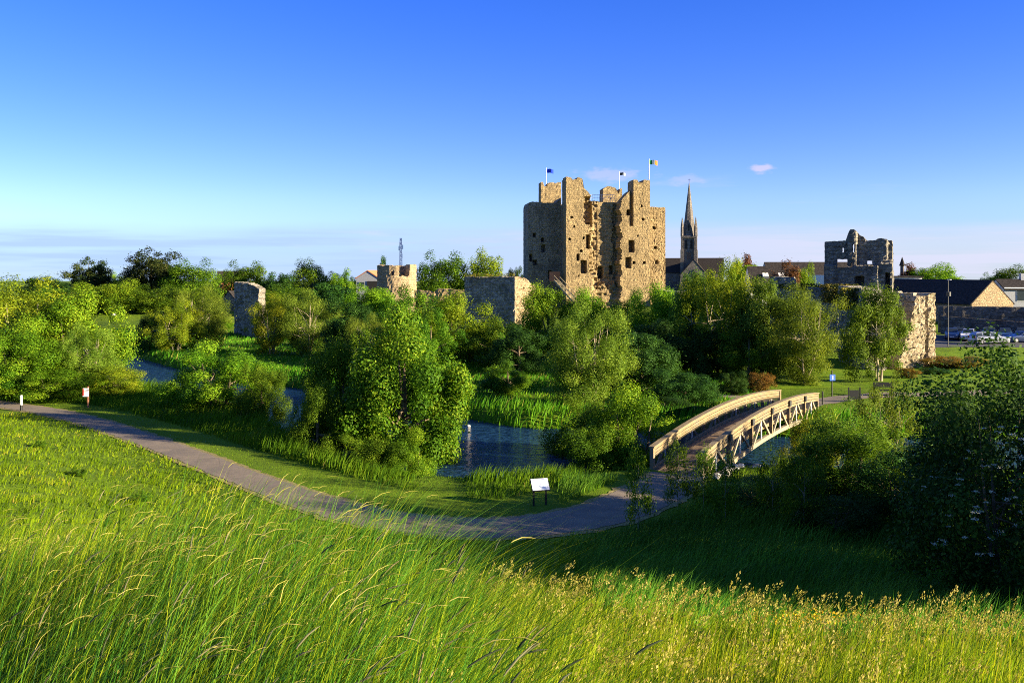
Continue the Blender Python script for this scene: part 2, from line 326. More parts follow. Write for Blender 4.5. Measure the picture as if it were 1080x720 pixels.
def smooth_poly(P, n=6, extra=None):
    out = []; ex = []
    for i in range(len(P) - 1):
        p0 = P[max(i - 1, 0)]; p1 = P[i]; p2 = P[i + 1]; p3 = P[min(i + 2, len(P) - 1)]
        for k in range(n):
            t = k / n
            out.append(0.5 * ((2 * p1) + (-p0 + p2) * t + (2 * p0 - 5 * p1 + 4 * p2 - p3) * t * t + (-p0 + 3 * p1 - 3 * p2 + p3) * t ** 3))
            if extra is not None: ex.append(extra[i] * (1 - t) + extra[i + 1] * t)
    out.append(P[-1])
    if extra is not None: ex.append(extra[-1]); return np.array(out), np.array(ex)
    return np.array(out)
RIVS, RIVWS = smooth_poly(RIV, 5, RIVW); PATHS = smooth_poly(PATH, 6); FOOTS = smooth_poly(FOOT, 3)
def pdist(x, y, P, w=None):
    best = np.full(x.shape, 1e9); side = np.zeros(x.shape); ww = np.zeros(x.shape)
    for i in range(len(P) - 1):
        a = P[i]; d = P[i + 1] - a; L2 = d @ d
        t = np.clip(((x - a[0]) * d[0] + (y - a[1]) * d[1]) / L2, 0, 1)
        ex = x - a[0] - t * d[0]; ey = y - a[1] - t * d[1]; q = np.hypot(ex, ey); m = q < best
        best = np.where(m, q, best); side = np.where(m, d[0] * (y - a[1]) - d[1] * (x - a[0]), side)
        if w is not None: ww = np.where(m, w[i] * (1 - t) + w[i + 1] * t, ww)
    return (best, side, ww) if w is not None else (best, side)
def sst(x, a, b):
    t = np.clip((x - a) / (b - a), 0, 1); return t * t * (3 - 2 * t)
def H(x, y):
    x = np.asarray(x, float); y = np.asarray(y, float)
    df, sf = pdist(x, y, FOOTS)
    south = sf < 0
    hill = np.interp(df, [0, 2.6, 5, 9, 14, 20, 27, 33, 45, 100], [0, 0, .35, 1.15, 2.6, 4.6, 7.05, 8.1, 8.7, 9.0])
    hill = hill + 0.13 * np.sin(x * .9 + y * .5) * sst(df, 5, 12) + 0.07 * np.sin(x * 2.3 - y * 1.7) * sst(df, 5, 12)
    hill = hill - .085 * np.clip(x, 0, 8) * sst(df, 4, 12) * sst(-y, -32, -20)
    z = np.where(south, hill, 0.0)
    north = 0.9 * sst(y, 84, 108) * sst(x, 18, 40) + 2.1 * sst(y, 112, 175)
    north = north - 0.0115 * np.maximum(y - 262, 0)
    north = north + 0.10 * np.sin(x * .35 + 1) * np.cos(y * .31) + 0.05 * np.sin(x * 1.1) * np.sin(y * .9)
    z = np.where(south, z - 0.0 * x, north * sst(df, 2.2, 6))
    dr, _, w = pdist(x, y, RIVS, RIVWS)
    k = sst(dr, w + 1.6, w - 1.2) if False else 1 - sst(dr, w - 1.2, w + 1.8)
    return z * (1 - k) + (-2.1) * k
def h(x, y): return float(H(np.array([x]), np.array([y]))[0])
def axis(segs):
    out = []
    for a, b, s in segs: out += list(np.arange(a, b, s))
    out.append(segs[-1][1]); return np.array(out, float)
xs = axis([(-6000, -1000, 1000), (-1000, -300, 100), (-300, -90, 15), (-90, -45, 2.5), (-45, 45, 0.6), (45, 90, 2.5), (90, 300, 15), (300, 1000, 100), (1000, 6000, 1000)])
ys = axis([(-400, -60, 40), (-60, -6, 4), (-6, 75, 0.6), (75, 130, 1.5), (130, 260, 6), (260, 1000, 60), (1000, 8000, 1000)])
GX, GY = np.meshgrid(xs, ys); GZ = H(GX, GY)
nx, ny = len(xs), len(ys)
V = np.stack([GX.ravel(), GY.ravel(), GZ.ravel()], 1)
I = np.arange(nx * ny).reshape(ny, nx)
Q = np.stack([I[:-1, :-1], I[:-1, 1:], I[1:, 1:], I[1:, :-1]], -1).reshape(-1, 4)
g = link('ground', np_mesh('ground', V, Q, np.full(len(Q), 4), MT['ground'], smooth=True)); tag(g, kind='structure')

def strip(name, P, wl, wr, z_off, mat, drop=None, rag=0.0):
    P = np.array(P, float); T = np.gradient(P, axis=0); T /= np.linalg.norm(T, axis=1)[:, None]; Nn = np.stack([-T[:, 1], T[:, 0]], 1)
    k = 7; V = []
    wl = np.broadcast_to(wl, len(P)); wr = np.broadcast_to(wr, len(P))
    for j in range(k):
        t = j / (k - 1); off = wl * (1 - t) - wr * t
        if rag and j in (0, k - 1): off = off + rng.normal(0, rag, len(P))
        V.append(P + Nn * off[:, None])
    V = np.array(V)
    Z = (H(V[..., 0], V[..., 1]) + z_off) if drop is None else np.full(V.shape[:2], drop)
    VV = np.concatenate([V, Z[..., None]], -1).reshape(-1, 3); n = len(P)
    I = np.arange(k * n).reshape(k, n); Q = np.stack([I[:-1, :-1], I[1:, :-1], I[1:, 1:], I[:-1, 1:]], -1).reshape(-1, 4)
    me = np_mesh(name, VV, Q, np.full(len(Q), 4), mat, smooth=True)
    return tag(link(name, me), kind='structure')
def dense(P, step):
    P = np.array(P, float); d = np.r_[0, np.cumsum(np.hypot(*np.diff(P, axis=0).T))]; s = np.arange(0, d[-1], step); s = np.r_[s, d[-1]]
    return np.stack([np.interp(s, d, P[:, 0]), np.interp(s, d, P[:, 1])], 1)
PD = dense(smooth_poly(PATH, 12), 0.35)
wd = np.interp(PD[:, 0], [-60, -12, -4, 2, 6, 9], [0.85, 0.92, 1.2, 1.4, 1.4, 1.25])
strip('path_verge', PD, wd + 0.25, wd + 0.28, 0.022, MT['gravel'], rag=0.07)
strip('path', PD, wd, wd, 0.034, MT['path'], rag=0.035)
FARP = np.array([(20.2, 62.8), (21.8, 66), (26, 69), (33, 71.5), (44, 74), (60, 77)], float)
strip('far_path', dense(smooth_poly(FARP, 8), 0.6), 1.1, 1.1, 0.03, MT['path'], rag=0.05)
FARP2 = np.array([(21.5, 66), (17, 71), (13, 73.5), (11, 74.5)], float)
strip('far_footpath', dense(smooth_poly(FARP2, 8), 0.6), 0.8, 0.8, 0.026, MT['path'], rag=0.05)
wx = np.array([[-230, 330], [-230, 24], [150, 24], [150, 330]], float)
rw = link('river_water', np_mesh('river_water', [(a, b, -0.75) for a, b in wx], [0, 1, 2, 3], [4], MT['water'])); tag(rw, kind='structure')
# car park and mown lawns
strip('car_park', dense([(36, 114), (60, 114), (110, 112)], 2), 8, 9, 0.035, MT['asphalt'])
strip('mown_lawn', dense([(22, 92), (60, 94), (110, 94)], 1.5), 12.5, 17, 0.014, MT['lawn'])

# ------------------------------------------------------------------ leaves and trees
def leaf_quads(C, Nrm, size, aspect=0.6):
    n = len(C); a = rng.normal(size=(n, 3)); u = np.cross(Nrm, a); u /= np.linalg.norm(u, axis=1)[:, None] + 1e-9
    v = np.cross(Nrm, u); v /= np.linalg.norm(v, axis=1)[:, None] + 1e-9
    s = (size * rng.uniform(0.65, 1.35, n))[:, None] if np.ndim(size) == 0 else (size * rng.uniform(0.65, 1.35, n))[:, None]
    V = np.stack([C - u * s * .5, C - v * s * .5 * aspect + u * s * .08, C + u * s * .5, C + v * s * .5 * aspect + u * s * .08], 1).reshape(-1, 3)
    return V
def crown(name, mat, rx, ry, z0, z1, n_clump, n_leaf, leaf, seed, clump_r=0.26, shape='round', aspect=0.6, sprig=0.15, top_heavy=0.5, tone_clump=0.35):
    """leaf-sized faces gathered in uneven clumps through an uneven crown volume"""
    g_ = np.random.default_rng(seed); cz = (z0 + z1) / 2; rz = (z1 - z0) / 2
    C = []; 
    while len(C) < n_clump:
        p = g_.normal(size=3); p /= np.linalg.norm(p); p *= g_.uniform(0.35, 0.92) ** 0.6
        az = math.atan2(p[1], p[0])
        lump = 1 + 0.16 * math.sin(2 * az + seed) + 0.12 * math.sin(5 * az + 2.1 * seed + 4 * p[2])
        q = p * lump
        if shape == 'cone': k = 1.05 - 0.62 * (q[2] * .5 + .5); q[0] *= k; q[1] *= k
        if shape == 'vase': k = 0.62 + 0.45 * (q[2] * .5 + .5); q[0] *= k; q[1] *= k
        if shape == 'dome' and q[2] < -0.35: q[2] *= 0.75
        C.append(q)
    C = np.array(C); cr = clump_r * g_.uniform(0.55, 1.25, n_clump)
    w = cr ** 2; idx = g_.choice(n_clump, n_leaf, p=w / w.sum())
    d = g_.normal(size=(n_leaf, 3)); d /= np.linalg.norm(d, axis=1)[:, None]
    if shape == 'layer': d[:, 2] *= 0.6
    rad = g_.uniform(0.15, 1, n_leaf) ** 0.45 * (1 + (g_.random(n_leaf) < sprig) * g_.uniform(0, .7, n_leaf))
    P = C[idx] + d * (cr[idx] * rad)[:, None]
    sc = np.array([rx, ry, rz]); P = P * sc; P[:, 2] += cz
    lo, hi = np.percentile(P[:, 2], .7), np.percentile(P[:, 2], 99.3); f_ = (z1 - z0) / (hi - lo)
    kx = rx / np.percentile(np.abs(P[:, 0]), 98.8); ky = ry / np.percentile(np.abs(P[:, 1]), 98.8)
    P = P * np.array([kx, ky, f_]) + np.array([0, 0, z0 - lo * f_]); Cc_ = C * sc + np.array([0, 0, cz]); Cc_ = Cc_ * np.array([kx, ky, f_]) + np.array([0, 0, z0 - lo * f_])
    Nn = d * 1.25 + g_.normal(size=(n_leaf, 3)) * 0.5 + np.array([0, 0, .35]); Nn /= np.linalg.norm(Nn, axis=1)[:, None]
    tone_c = g_.uniform(0, 1, n_clump)[idx]
    tone = np.clip(0.45 + (tone_c - .5) * tone_clump * 1.6 + g_.normal(0, .2, n_leaf), 0, 0.96)
    V = leaf_quads(P, Nn, leaf, aspect)
    return np_mesh(name, V, np.arange(n_leaf * 4), np.full(n_leaf, 4), mat, tone), Cc_
def trunk(name, mat, Cc, r0, htrunk, seed, n_limb=9, stems=1):
    g_ = random.Random(seed); m = MB()
    order = sorted(range(len(Cc)), key=lambda i: g_.random())[:n_limb * stems]
    top_ = max(c[2] for c in Cc) * 0.80
    for s in range(stems):
        az = s * 2.4 + g_.random(); sp = 0.0 if stems == 1 else 0.05
        ox, oy = sp * math.cos(az), sp * math.sin(az); tx, ty = ox * 4.5 + g_.uniform(-.03, .03), oy * 4.5 + g_.uniform(-.03, .03)
        pts = [Vector((ox, oy, -0.05)), Vector((ox * 1.2, oy * 1.2, htrunk * .5)), Vector((tx * .5, ty * .5, htrunk)), Vector((tx * .8, ty * .8, (htrunk + top_) / 2)), Vector((tx, ty, top_))]
        m.tube(pts, [r0 * 1.25, r0, r0 * .8, r0 * .5, r0 * .1], 7)
        for k in order[s * n_limb:(s + 1) * n_limb]:
            c = Vector(Cc[k]); a = pts[2].lerp(pts[3], g_.random()) if c.z > htrunk + .1 else pts[1].lerp(pts[2], g_.uniform(.4, 1))
            c = a.lerp(c, .9); mid = a.lerp(c, .5) + Vector((g_.uniform(-.02, .02), g_.uniform(-.02, .02), g_.uniform(-.01, .03)))
            m.tube([a, mid, c], [r0 * .40, r0 * .22, r0 * .05], 5)
    return m.mesh(name, mat)
PROTO = {}
def proto(key, leafmat, bark, n_clump, n_leaf, leaf, seed, r0=0.035, ht=0.25, z0=0.12, stems=1, **k):
    # unit tree: crown about 1 m wide (radius .5) and 1 m high; scaled when placed
    c, Cc = crown('crown', MT[leafmat], 0.5, 0.5, z0, 1.0, n_clump, n_leaf, leaf, seed, **k)
    t = trunk('trunk', MT[bark], Cc, r0, ht, seed, stems=stems)
    PROTO[key] = (c, t)
proto('broad_near', 'leaf_maple', 'bark', 95, 85000, 0.0155, 3, clump_r=0.23, sprig=.05, shape='dome', z0=0.08, ht=.15, tone_clump=.3, aspect=.8)
proto('broad_near_dark', 'leaf', 'bark', 80, 60000, 0.0165, 4, clump_r=0.22, shape='dome', z0=0.0, ht=.15)
proto('bush_near', 'leaf_bright', 'bark', 70, 60000, 0.0175, 5, clump_r=0.23, shape='dome', z0=-0.05, ht=.1, stems=3, r0=.02)
proto('bush_near_b', 'leaf_yellow', 'bark', 60, 45000, 0.019, 6, clump_r=0.23, shape='dome', z0=-0.05, ht=.1, stems=3, r0=.02, sprig=.3)
proto('willow', 'leaf_willow', 'bark_pale', 110, 60000, 0.02, 7, clump_r=0.18, shape='vase', z0=-0.02, ht=.2, stems=4, r0=.016, aspect=.35, sprig=.5)
proto('willow_b', 'leaf_yellow', 'bark_pale', 100, 52000, 0.02, 8, clump_r=0.19, shape='round', z0=0.02, ht=.2, stems=3, r0=.018, aspect=.4, sprig=.45)
proto('alder', 'leaf_willow', 'bark_pale', 80, 42000, 0.021, 9, clump_r=0.19, shape='cone', z0=0.05, ht=.3, stems=3, r0=.017, aspect=.55, sprig=.35)
proto('mid_green', 'leaf', 'bark', 70, 42000, 0.022, 10, clump_r=0.23, shape='round', z0=0.0, ht=.2, sprig=.3)
proto('mid_green_b', 'leaf_bright', 'bark', 60, 42000, 0.022, 12, clump_r=0.24, shape='round', z0=-0.02, ht=.2, sprig=.35)
proto('mid_dark', 'leaf_dark', 'bark', 60, 34000, 0.024, 13, clump_r=0.25, shape='dome', z0=-0.05, ht=.2)
proto('far_round', 'leaf', 'bark', 130, 26000, 0.027, 14, clump_r=0.25, sprig=.02, shape='dome', z0=0.0, ht=.25)
proto('far_bright', 'leaf_bright', 'bark', 130, 26000, 0.027, 15, clump_r=0.25, sprig=.02, shape='dome', z0=0.0, ht=.25)
proto('far_dark', 'leaf_dark', 'bark', 70, 18000, 0.034, 16, clump_r=0.25, sprig=.02, shape='dome', z0=0.0, ht=.25)
proto('cypress', 'leaf_cypress', 'bark', 120, 24000, 0.042, 17, clump_r=0.25, shape='layer', z0=0.0, ht=.3, aspect=.35, sprig=.35)
proto('copper', 'leaf_copper', 'bark', 60, 12000, 0.036, 18, clump_r=0.27, shape='dome', z0=0.0, ht=.25)
proto('orange_bush', 'leaf_orange', 'bark', 60, 14000, 0.034, 19, clump_r=0.26, shape='dome', z0=-0.05, ht=.1, stems=3, r0=.02)
proto('conifer', 'leaf_dark', 'bark', 60, 8000, 0.045, 25, clump_r=0.2, shape='cone', z0=0.0, ht=.3, aspect=.35, sprig=.4)
proto('elder', 'leaf_dark', 'bark', 140, 40000, 0.020, 20, clump_r=0.17, shape='dome', z0=-0.05, ht=.15, stems=3, r0=.014, sprig=.3)
proto('dark_bush', 'leaf_dark', 'bark', 90, 26000, 0.021, 21, clump_r=0.21, shape='dome', z0=-0.08, ht=.1, stems=3, r0=.015, sprig=.3)
proto('sapling', 'leaf', 'bark_pale', 70, 3600, 0.045, 22, clump_r=0.20, shape='cone', z0=0.12, ht=.5, r0=.012, sprig=.6, aspect=.4)
proto('airy', 'leaf_willow', 'bark_pale', 90, 14000, 0.026, 23, clump_r=0.17, shape='round', z0=0.0, ht=.3, stems=3, r0=.010, aspect=.45, sprig=.6)
_used = set()
def tree(name, key, x, Y, ytop, wpx, label, cat='tree', group=None, depth=1.0, z_base=None, parts=True):
    """x, ytop, wpx: where the crown is in the photo; Y: its distance. All become real sizes."""
    X = px(x, Y); zb = h(X, Y) if z_base is None else z_base; ht = zy(ytop, Y) - zb; w = wpx / F * Y
    o = empty(name, (X, Y, zb), random.uniform(0, 6.28), label, cat, group)
    o.scale = (w * 1.03, w * 1.03 * depth, ht)
    c, t = PROTO[key]; link('crown' if cat == 'tree' else 'foliage', c, o); link('trunk' if cat == 'tree' else 'stem', t, o)
    return o
G_SKY = 'trees on the skyline'
tree('cypress_tree', 'cypress', 94, 205, 275, 42, 'dark flat-topped cypress, leftmost tree on the skyline', group=G_SKY)
tree('cypress_tree', 'cypress', 160, 200, 266, 58, 'large dark cypress with ragged layered top, tallest tree on the left skyline', group=G_SKY)
tree('broadleaf_tree', 'far_round', 204, 195, 276, 54, 'round green tree close against the right side of the large dark cypress', group=G_SKY)
tree('broadleaf_tree', 'far_round', 256, 215, 278, 50, 'round green tree rising behind the grey stump of tower on the left', group=G_SKY)
tree('broadleaf_tree', 'far_dark', 292, 200, 289, 40, 'low dark tree just right of the grey tower stump', group=G_SKY)
tree('broadleaf_tree', 'far_round', 329, 205, 276, 42, 'dark green round tree halfway between tower stump and lean gabled shed', group=G_SKY)
tree('broadleaf_tree', 'far_bright', 361, 200, 286, 30, 'small green tree directly left of the grey gabled shed', group=G_SKY)
tree('broadleaf_tree', 'far_bright', 122, 210, 289, 34, 'small green tree filling the gap between the two dark cypresses', group=G_SKY)
tree('broadleaf_tree', 'far_round', 464, 185, 269, 56, 'dark green domed tree right of the round ruined tower', group=G_SKY)
tree('broadleaf_tree', 'far_bright', 511, 185, 267, 46, 'bright green domed tree behind the square grey wall tower', group=G_SKY)
tree('conifer_tree', 'far_dark', 545, 230, 283, 20, 'small dark tree peeping out just left of the keep', group=G_SKY)
tree('beech_tree', 'copper', 786, 230, 270, 36, 'small brown-topped tree on the skyline right of the church', group=G_SKY)
tree('broadleaf_tree', 'far_bright', 782, 222, 277, 40, 'green tree in front of the small brown-topped skyline tree', group=G_SKY)
tree('beech_tree', 'copper', 833, 150, 277, 36, 'copper red beech beside the white wall left of the ruined gate tower')
tree('broadleaf_tree', 'far_bright', 850, 155, 281, 24, 'narrow green tree tucked behind the copper red beech')
tree('broadleaf_tree', 'far_bright', 988, 230, 280, 60, 'wide green tree above the dark barn roof', group=G_SKY)
tree('beech_tree', 'copper', 962, 235, 279, 34, 'brownish tree between cream building and wide green tree', group=G_SKY)
tree('broadleaf_tree', 'far_round', 1046, 235, 289, 28, 'small green tree above the gable of the cream barn', group=G_SKY)
tree('broadleaf_tree', 'far_round', 1076, 225, 281, 50, 'dark green tree at the right edge above the grey building', group=G_SKY)
tree('conifer_tree', 'conifer', 405, 190, 271, 13, 'tiny conifer poking up behind the round ruined tower')
tree('broadleaf_tree', 'far_dark', 50, 230, 293, 60, 'dark low tree on the skyline above the big left thicket', group=G_SKY)
tree('broadleaf_tree', 'far_dark', 868, 170, 293, 26, 'dark tree base between white wall and ruined gate tower')
for i, (x, yt, w, k, lb) in enumerate([
    (92, 300, 54, 'far_bright', 'hedge tree at the left end of the row behind the far field'),
    (128, 297, 56, 'far_bright', 'hedge tree behind the far field, under the gap between the cypresses'),
    (165, 302, 54, 'far_round', 'hedge tree behind the right end of the sunlit far field'),
    (205, 304, 50, 'far_bright', 'hedge tree beside the shed with a yellow gable'),
    (55, 303, 50, 'far_round', 'hedge tree half hidden by the big left thicket')]):
    tree('hedge_tree', k, x, 165, yt, w, lb, group='hedge trees behind the far field')
for (x, yt, w, k, Y, lb) in [
    (350, 300, 60, 'far_dark', 160, 'dark tree below the gabled shed'), (300, 302, 54, 'far_round', 165, 'tree behind the pair of pale willows'),
    (284, 303, 40, 'far_round', 160, 'tree right of the grey tower stump'), (390, 302, 56, 'far_bright', 150, 'bushy tree in front of the gabled shed'),
    (236, 336, 24, 'far_bright', 140, 'low shrub in the dip left of the grey tower stump')]:
    tree('thicket_tree', k, x, Y, yt, w, lb, group='trees before the outer castle wall')
# willows and bushes in the meadow
tree('willow_tree', 'willow', 212, 112, 305, 56, 'pale willow left of the grey tower stump', group='meadow willows')
tree('willow_tree', 'willow_b', 186, 108, 320, 56, 'yellowish willow leaning over the bend of the river', group='meadow willows')
tree('bush', 'mid_dark', 167, 112, 328, 46, 'dark round bush at the right end of the sunlit far field', 'bush')
tree('willow_tree', 'willow_b', 286, 106, 313, 46, 'left one of the two pale willows right of the tower stump', group='meadow willows')
tree('willow_tree', 'willow', 324, 105, 309, 60, 'right one of the two pale willows, broad and sunlit', group='meadow willows')
tree('broadleaf_tree', 'mid_dark', 372, 97, 318, 60, 'dark tree behind the big sunlit maple')
tree('broadleaf_tree', 'mid_green', 428, 110, 306, 76, 'green tree in front of the round ruined tower')
tree('broadleaf_tree', 'willow', 388, 92, 334, 48, 'pale feathery willow behind the top of the big sunlit maple')
tree('broadleaf_tree', 'mid_green_b', 474, 96, 312, 84, 'wide green thicket tree below the square wall tower')
tree('broadleaf_tree', 'mid_green', 524, 92, 338, 70, 'green thicket tree in front of the lit corner of the square wall tower')
tree('broadleaf_tree', 'mid_green_b', 578, 100, 303, 66, 'green tree at the left foot of the keep')
tree('broadleaf_tree', 'mid_green', 455, 88, 330, 60, 'dark green tree just beyond the shoulder of the big maple')
tree('broadleaf_tree', 'mid_dark', 548, 86, 345, 60, 'dark undergrowth tree behind the sunlit riverside reeds')
tree('broadleaf_tree', 'mid_green_b', 620, 98, 308, 60, 'green tree below the broken front of the keep')
tree('broadleaf_tree', 'mid_green', 662, 96, 310, 60, 'green tree at the right foot of the keep')
tree('broadleaf_tree', 'mid_green_b', 700, 94, 303, 62, 'green tree below the church nave')
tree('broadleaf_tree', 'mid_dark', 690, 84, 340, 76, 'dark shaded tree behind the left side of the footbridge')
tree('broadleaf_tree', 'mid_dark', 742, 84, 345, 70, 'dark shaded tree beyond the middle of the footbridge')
tree('ash_tree', 'willow_b', 762, 86, 279, 84, 'tall yellow-green tree right of the church, highest of the castle thicket')
tree('ash_tree', 'alder', 735, 90, 290, 56, 'feathery tree on the left flank of the tall yellow-green one')
tree('alder_tree', 'alder', 806, 82, 297, 74, 'pale multi-stemmed alder right of the tall yellow-green tree')
tree('alder_tree', 'willow', 848, 78, 305, 84, 'broad multi-stemmed alder in front of the overgrown wall', depth=.8)
tree('alder_tree', 'alder', 926, 80, 304, 66, 'single green alder standing in front of the ruined gate tower')
tree('alder_tree', 'mid_green', 790, 80, 345, 60, 'lower green alder under the pale multi-stemmed one')
tree('willow_tree', 'willow', 621, 66, 323, 90, 'large pale willow on the far bank behind the riverside bush')
tree('bush', 'mid_dark', 735, 70, 400, 44, 'dark bush on the far bank left of the bridge railing', 'bush')
tree('bush', 'mid_dark', 700, 63, 418, 60, 'dark low bush between river and bridge railing', 'bush')
tree('bush', 'orange_bush', 802, 74, 394, 34, 'orange-tinted bush behind the far end of the bridge railing', 'bush')
tree('bush', 'mid_dark', 772, 72, 392, 32, 'dark green bush behind the bridge railing beside the orange-tinted bush', 'bush')
tree('bush', 'orange_bush', 1003, 90, 376, 60, 'orange-green hedge bush at the foot of the stone buttress', 'bush')
tree('bush', 'orange_bush', 957, 82, 388, 24, 'small orange bush left of the stone buttress foot', 'bush')
tree('bush', 'mid_dark', 985, 86, 388, 34, 'dark bush against the stone buttress foot', 'bush')
tree('bush', 'far_dark', 1015, 84, 389, 50, 'dark shrub between hedge bush and lawn', 'bush') if False else None
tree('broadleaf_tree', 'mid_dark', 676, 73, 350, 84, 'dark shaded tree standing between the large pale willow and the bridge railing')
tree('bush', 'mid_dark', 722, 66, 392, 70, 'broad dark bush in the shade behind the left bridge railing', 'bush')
tree('bush', 'mid_green', 536, 72, 384, 60, 'low green bush on the far bank left of the large pale willow', 'bush')
# left thicket
tree('thicket_tree', 'willow_b', 20, 78, 297, 130, 'large yellow-green thicket tree at the left edge')
tree('thicket_tree', 'mid_green_b', 74, 76, 312, 100, 'bushy green tree forming the right shoulder of the left thicket')
tree('thicket_tree', 'bush_near', 22, 70, 342, 95, 'bright leafy bush in the lower left thicket', 'bush')
tree('thicket_tree', 'willow', 92, 72, 345, 60, 'pale willow bush on the right slope of the left thicket', 'bush')
tree('bush', 'bush_near_b', 118, 71, 386, 62, 'low yellow-green bush between the left thicket and the river', 'bush')
tree('bush', 'bush_near', 62, 69, 385, 90, 'low hedge bush behind the white notice post', 'bush')
tree('bush', 'mid_green', 20, 69, 380, 60, 'low shaded bush at the left edge by the path', 'bush')
# riverside
tree('bush', 'bush_near', 232, 64, 364, 112, 'large bright bush on the near bank between the two glimpses of river', 'bush')
tree('bush', 'broad_near_dark', 277, 60, 386, 52, 'smaller bush leaning on the right side of the large bright bush', 'bush')
tree('bush', 'mid_green', 185, 66, 400, 50, 'low dark green bush at the left foot of the large bright bush', 'bush') if False else None
tree('maple_tree', 'broad_near', 428, 52, 331, 144, 'big sunlit maple leaning over the river in the middle of the meadow')
tree('maple_tree', 'broad_near_dark', 360, 55, 356, 74, 'darker companion tree on the left side of the big maple')
tree('bush', 'broad_near_dark', 335, 50, 402, 60, 'dark bush at the left foot of the big maple', 'bush')
tree('bush', 'bush_near', 428, 46, 456, 58, 'bramble mound on the bank under the big maple', 'bush')
tree('bush', 'broad_near_dark', 392, 46, 462, 84, 'dark bramble at the foot of the big maple', 'bush')
tree('bush', 'bush_near', 664, 49, 407, 96, 'bright elder bush touching the near end of the bridge railing', 'bush')
tree('bush', 'broad_near_dark', 622, 52, 424, 84, 'dark green bush overhanging the river bend', 'bush')
tree('bush', 'broad_near_dark', 634, 47.5, 448, 84, 'shaded bush at the waterline left of the bridge', 'bush')
# right foreground
tree('elder_bush', 'elder', 1062, 24, 392, 190, 'big dark elder with flat white flower heads at the right edge', 'bush')
tree('broadleaf_tree', 'dark_bush', 1068, 30, 372, 230, 'dark tree rising behind the flowering elder at the right edge')
tree('bush', 'dark_bush', 1000, 33, 420, 110, 'dark bush sloping down left of the flowering elder', 'bush')
tree('bush', 'bush_near_b', 856, 47, 436, 58, 'sunlit yellow-green bush beside the far half of the footbridge', 'bush')
tree('birch_tree', 'airy', 938, 43, 398, 60, 'slim airy birch with speckled sunlit leaves right of the footbridge')
tree('birch_tree', 'airy', 893, 40, 428, 80, 'open leafy birch behind the shaded ground right of the footbridge')
tree('bush', 'broad_near_dark', 905, 38, 452, 110, 'green bush in the shaded hollow below the airy birches', 'bush')
tree('bush', 'broad_near_dark', 846, 40, 476, 60, 'green bush under the footbridge truss', 'bush')
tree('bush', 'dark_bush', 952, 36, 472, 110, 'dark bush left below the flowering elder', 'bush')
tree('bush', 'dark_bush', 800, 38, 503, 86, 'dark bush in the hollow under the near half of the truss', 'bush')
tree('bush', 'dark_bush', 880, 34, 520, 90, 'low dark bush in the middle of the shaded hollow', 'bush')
for (x, Y, yt, w, lb) in [(673, 34, 474, 36, 'slim sapling at the path edge left of the bridge entrance'),
    (715, 37, 466, 34, 'sapling in front of the bridge deck'), (742, 36.5, 470, 30, 'dark sapling in front of the near truss end'),
    (765, 35, 478, 34, 'sapling just right of the near truss end'), (848, 34, 482, 46, 'sapling in the shaded hollow under the sunlit bush'), (815, 36, 474, 36, 'sapling before the middle of the truss')]:
    tree('sapling', 'sapling', x, Y, yt, w, lb, 'sapling', 'saplings by the bridge')
for (x, Y) in [(82, 40), (40, 47), (150, 36), (210, 31), (118, 30), (255, 34)]:
    X = px(x, Y); w = random.uniform(.7, 1.2); o = empty('weed_clump', (X, Y, h(X, Y) - .05), x, 'low dark broad-leaved weed clump on the sunlit hillside', 'plant', 'weed clumps on the sunlit hillside'); o.scale = (w, w, w * .5)
    c, t = PROTO['mid_green']; link('foliage', c, o)
# trees just outside the right edge of the photograph: they throw the long shadows that lie across the path and hollow
def off_tree(key, X, Y, w, ht, label):
    o = empty('broadleaf_tree', (X, Y, h(X, Y)), X, label, 'tree', 'trees beyond the right edge'); o.scale = (w, w, ht)
    c, t = PROTO[key]; link('crown', c, o); link('trunk', t, o)
for i, (key, X, Y, w, ht) in enumerate([('broad_near_dark', 20.5, 23, 7, 6.5), ('mid_green', 27, 19, 8, 8), ('mid_dark', 24, 29, 7, 6.5)]):
    off_tree(key, X, Y, w, ht, 'leafy tree beyond the right edge of the hollow')

# flat white flower heads on the elder
def flowers():
    g_ = np.random.default_rng(5); Y0 = 24; X0 = px(1062, Y0); C = []
    for _ in range(120):
        a = g_.uniform(-2.9, -0.3) if g_.random() < .8 else g_.uniform(0, 6.28); t = g_.uniform(-0.2, 1.0); r_ = 2.45 * math.sqrt(max(0.05, 1 - (max(t, 0)) ** 2)) * g_.uniform(.8, 1.0)
        C.append((X0 + r_ * math.cos(a), Y0 + r_ * math.sin(a), h(X0, Y0) + 2.2 + t * 2.7))
    V = []; 
    P = []; Nn = []
    for c in C:
        n = 30; q = g_.normal(0, 1, (n, 3)) * g_.uniform(.03, .06) * np.array((1, 1, .3)); P.append(q + c); 
    P = np.concatenate(P); Nn = g_.normal(0, .35, (len(P), 3)) + (0, -.3, 1); Nn /= np.linalg.norm(Nn, axis=1)[:, None]
    V = leaf_quads(P, Nn, 0.035, 0.9)
    o = link('elder_flowers', np_mesh('elder_flowers', V, np.arange(len(P) * 4), np.full(len(P), 4), MT['petal'], g_.random(len(P))))
    return o
EL = flowers()
_eb = [o for o in bpy.data.objects if o.name.startswith('elder_bush')][0]
bpy.context.view_layer.update(); EL.parent = _eb; EL.matrix_parent_inverse = _eb.matrix_world.inverted(); EL.name = 'flower_heads'

